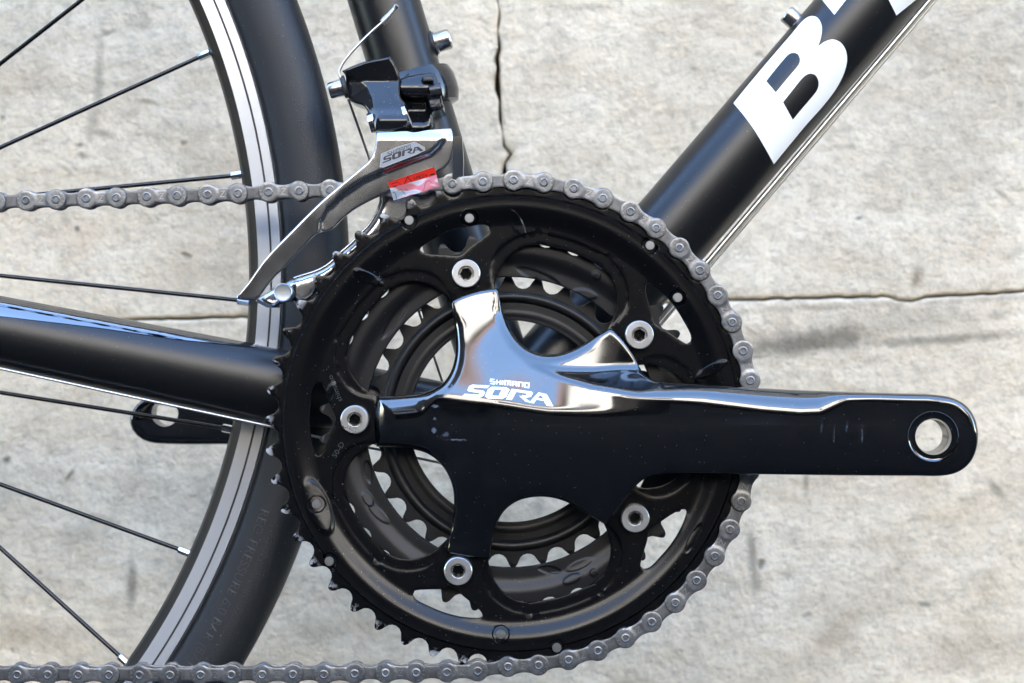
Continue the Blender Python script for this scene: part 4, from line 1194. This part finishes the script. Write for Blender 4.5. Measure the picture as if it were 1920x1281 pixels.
# black link arm with the cable anchor
ARM = [(731.5, 105.5, 1), (686, 114.7), (660, 124), (641.5, 133, 1), (647, 140), (649.5, 156), (651, 172), (653, 184), (662, 192), (672, 196), (681, 199), (688.5, 208.5), (693, 224), (703, 246, 1), (732, 246), (762, 240, 1), (766, 224), (762, 196), (752, 182), (750, 164), (750, 146), (743, 125)]
def arm_H(U, V, d):
    s = line_side(U, V, [(640, 128), (668, 143), (690, 163), (700, 185), (705, 215), (708, 260)])   # crest: + = below/left face
    s2 = line_side(U, V, [(724, 95), (722, 130), (726, 165), (735, 185), (760, 195)])
    y = 6.0 + .10 * np.clip(s, 0, 40) * .9 + .0 * U
    y += .035 * np.clip(-s2, 0, 40) * 3.0
    y += -2.5 * np.exp(-((V - 222) / 16.0) ** 2) * sstep(690, 715, U) - .085 * (V - 150)
    y -= .16 * np.clip(152 - V, 0, 70)
    return y + rnd(d, 5, 2.2)
mb = MB(); relief(mb, [spl(ARM, 3)], arm_H, to_px, 3.4, .018, offs=(.7, 1.8, 3.4, 5), flip=True)
M_fdblk = mat('gloss black derailleur paint', (.007, .007, .008), .1, ior=1.55, dust=1.0)
mb.build('link_arm', M_fdblk, fd, 45)
mb = MB(); a, b = P(703, 226, .004), P(764, 215, .004); tube(mb, [a, a + (b-a)*.03, a + (b-a)*.97, b], [.0036, .0042, .0042, .0036], 24); mb.build('pivot_barrel', M_fdblk, fd, 40)
mb = MB(); a, b = P(692, 232, .004), P(703, 229, .004); tube(mb, [a, b], [.0042, .0046], 20)
a, b = P(756, 220, .0035), P(767, 216, .0035); tube(mb, [a, a + (b-a)*.2, a+(b-a)*.8, b], [.0045, .0052, .0052, .0045], 20)
mb.build('pivot_cap', M_chrome, fd, 40)
# clamp bracket and band
BR = [(750, 150), (775, 141), (812, 136), (818, 142), (824, 162), (829, 190), (832, 203), (812, 212), (810, 240), (770, 244), (762, 226), (756, 190), (750, 176)]
def br_H(U, V, d):
    y = 13 - 3.5 * np.exp(-((V - 165) / 24.) ** 2) + 2 * sstep(770, 830, U)
    y += 5 * sstep(181, 188, V) * sstep(806, 798, U) * sstep(238, 205, V)
    return y + rnd(d, 4, 2)
mb = MB(); relief(mb, [spl(BR, 3.5)], br_H, to_px, 4, .040, offs=(.8, 2.2, 4), flip=True); mb.build('clamp_bracket', M_fdblk, fd, 45)
mb = MB()
Cb = axF + dS * ((P(790, 172, YF) - axF).dot(dS))
vs = []; nb = 60; prof = [(.0158, -.0085), (.0192, -.0078), (.0206, -.004), (.0208, 0), (.0206, .004), (.0192, .0078), (.0158, .0085)]
e1 = Vector((dS.z, 0, -dS.x)); e2 = Vector((0, -1, 0))
for k in range(nb):
    a = 2*math.pi*k/nb
    for r, h in prof: vs.append(Cb + (e1 * math.cos(a) + e2 * math.sin(a)) * r + dS * h)
m_ = len(prof)
mb.add(vs, [(k*m_+j, k*m_+j+1, ((k+1) % nb)*m_+j+1, ((k+1) % nb)*m_+j) for k in range(nb) for j in range(m_-1)])
mb.build('clamp_band', M_fdblk, fd, 50)
mb = MB()
for (x0, y0, x1, y1) in ((791, 144, 811, 154), (803, 186, 825, 203)):
    lp = [dens([(x0, y0 + 1), (x1 - 1, y0 - 1), (x1 + 2, y1 - 2), (x0 + 3, y1)], 3)]
    relief(mb, lp, lambda U, V, d: 8.8 + rnd(d, 2.5, 1), to_px, 3, .02, offs=(.8, 2), flip=True)
a, b = P(806, 171, .012), P(828, 167, .012); tube(mb, [a, b], .0028, 20)
mb.build('hinge_knuckle', mat('worn black hinge', (.05, .05, .055), .2, .6, bump=.5, bscale=900), fd, 35)
# anchor bolt, washer, end of the inner cable
mb = MB(); a = P(646, 163, .008); d_ = (P(616, 171, .008) - a).normalized()
lathe(mb, [(.0001, .001), (.0047, .001), (.0049, -.0004), (.0044, -.0009)], a, 28, mat=1, M=axis_m(d_))
lathe(mb, [(.0036, -.0006), (.0037, -.0010), (.0034, -.0062), (.0031, -.0067), (.0019, -.0067), (.0018, -.005), (.0001, -.005)], a, 28, mat=0, M=axis_m(d_))
mb.build('anchor_bolt', [M_steel, M_dark], fd, 30)
mb = MB(); tube(mb, [P(x, y, .0055) for x, y in spl([(640, 150), (636, 138), (640, 124), (655, 103), (678, 78), (702, 55), (722, 38)], 4, closed=False)], .00058, 8)
mb.build('inner_cable', M_cable, fd, 60)
mb = MB(); e = [P(x, y, .0055) for x, y in ((717, 43), (721, 38.5), (730, 28.5), (738, 18.5), (741, 15), (743.5, 11.5), (745, 9.5))]
tube(mb, e, [.0014, .0015, .0013, .0010, .0010, .0013, .0006], 10); mb.build('cable_end', M_crimp, fd, 40)
mb = MB(); tube(mb, [P(653, 186, .012), P(690, 290, .022), P(786, 587, .046), P(823, 697, .055), P(845, 765, .06)], .00052, 8)
mb.build('inner_cable', mat('dull cable', (.22, .21, .20), .4, 1.0), fd, 60)
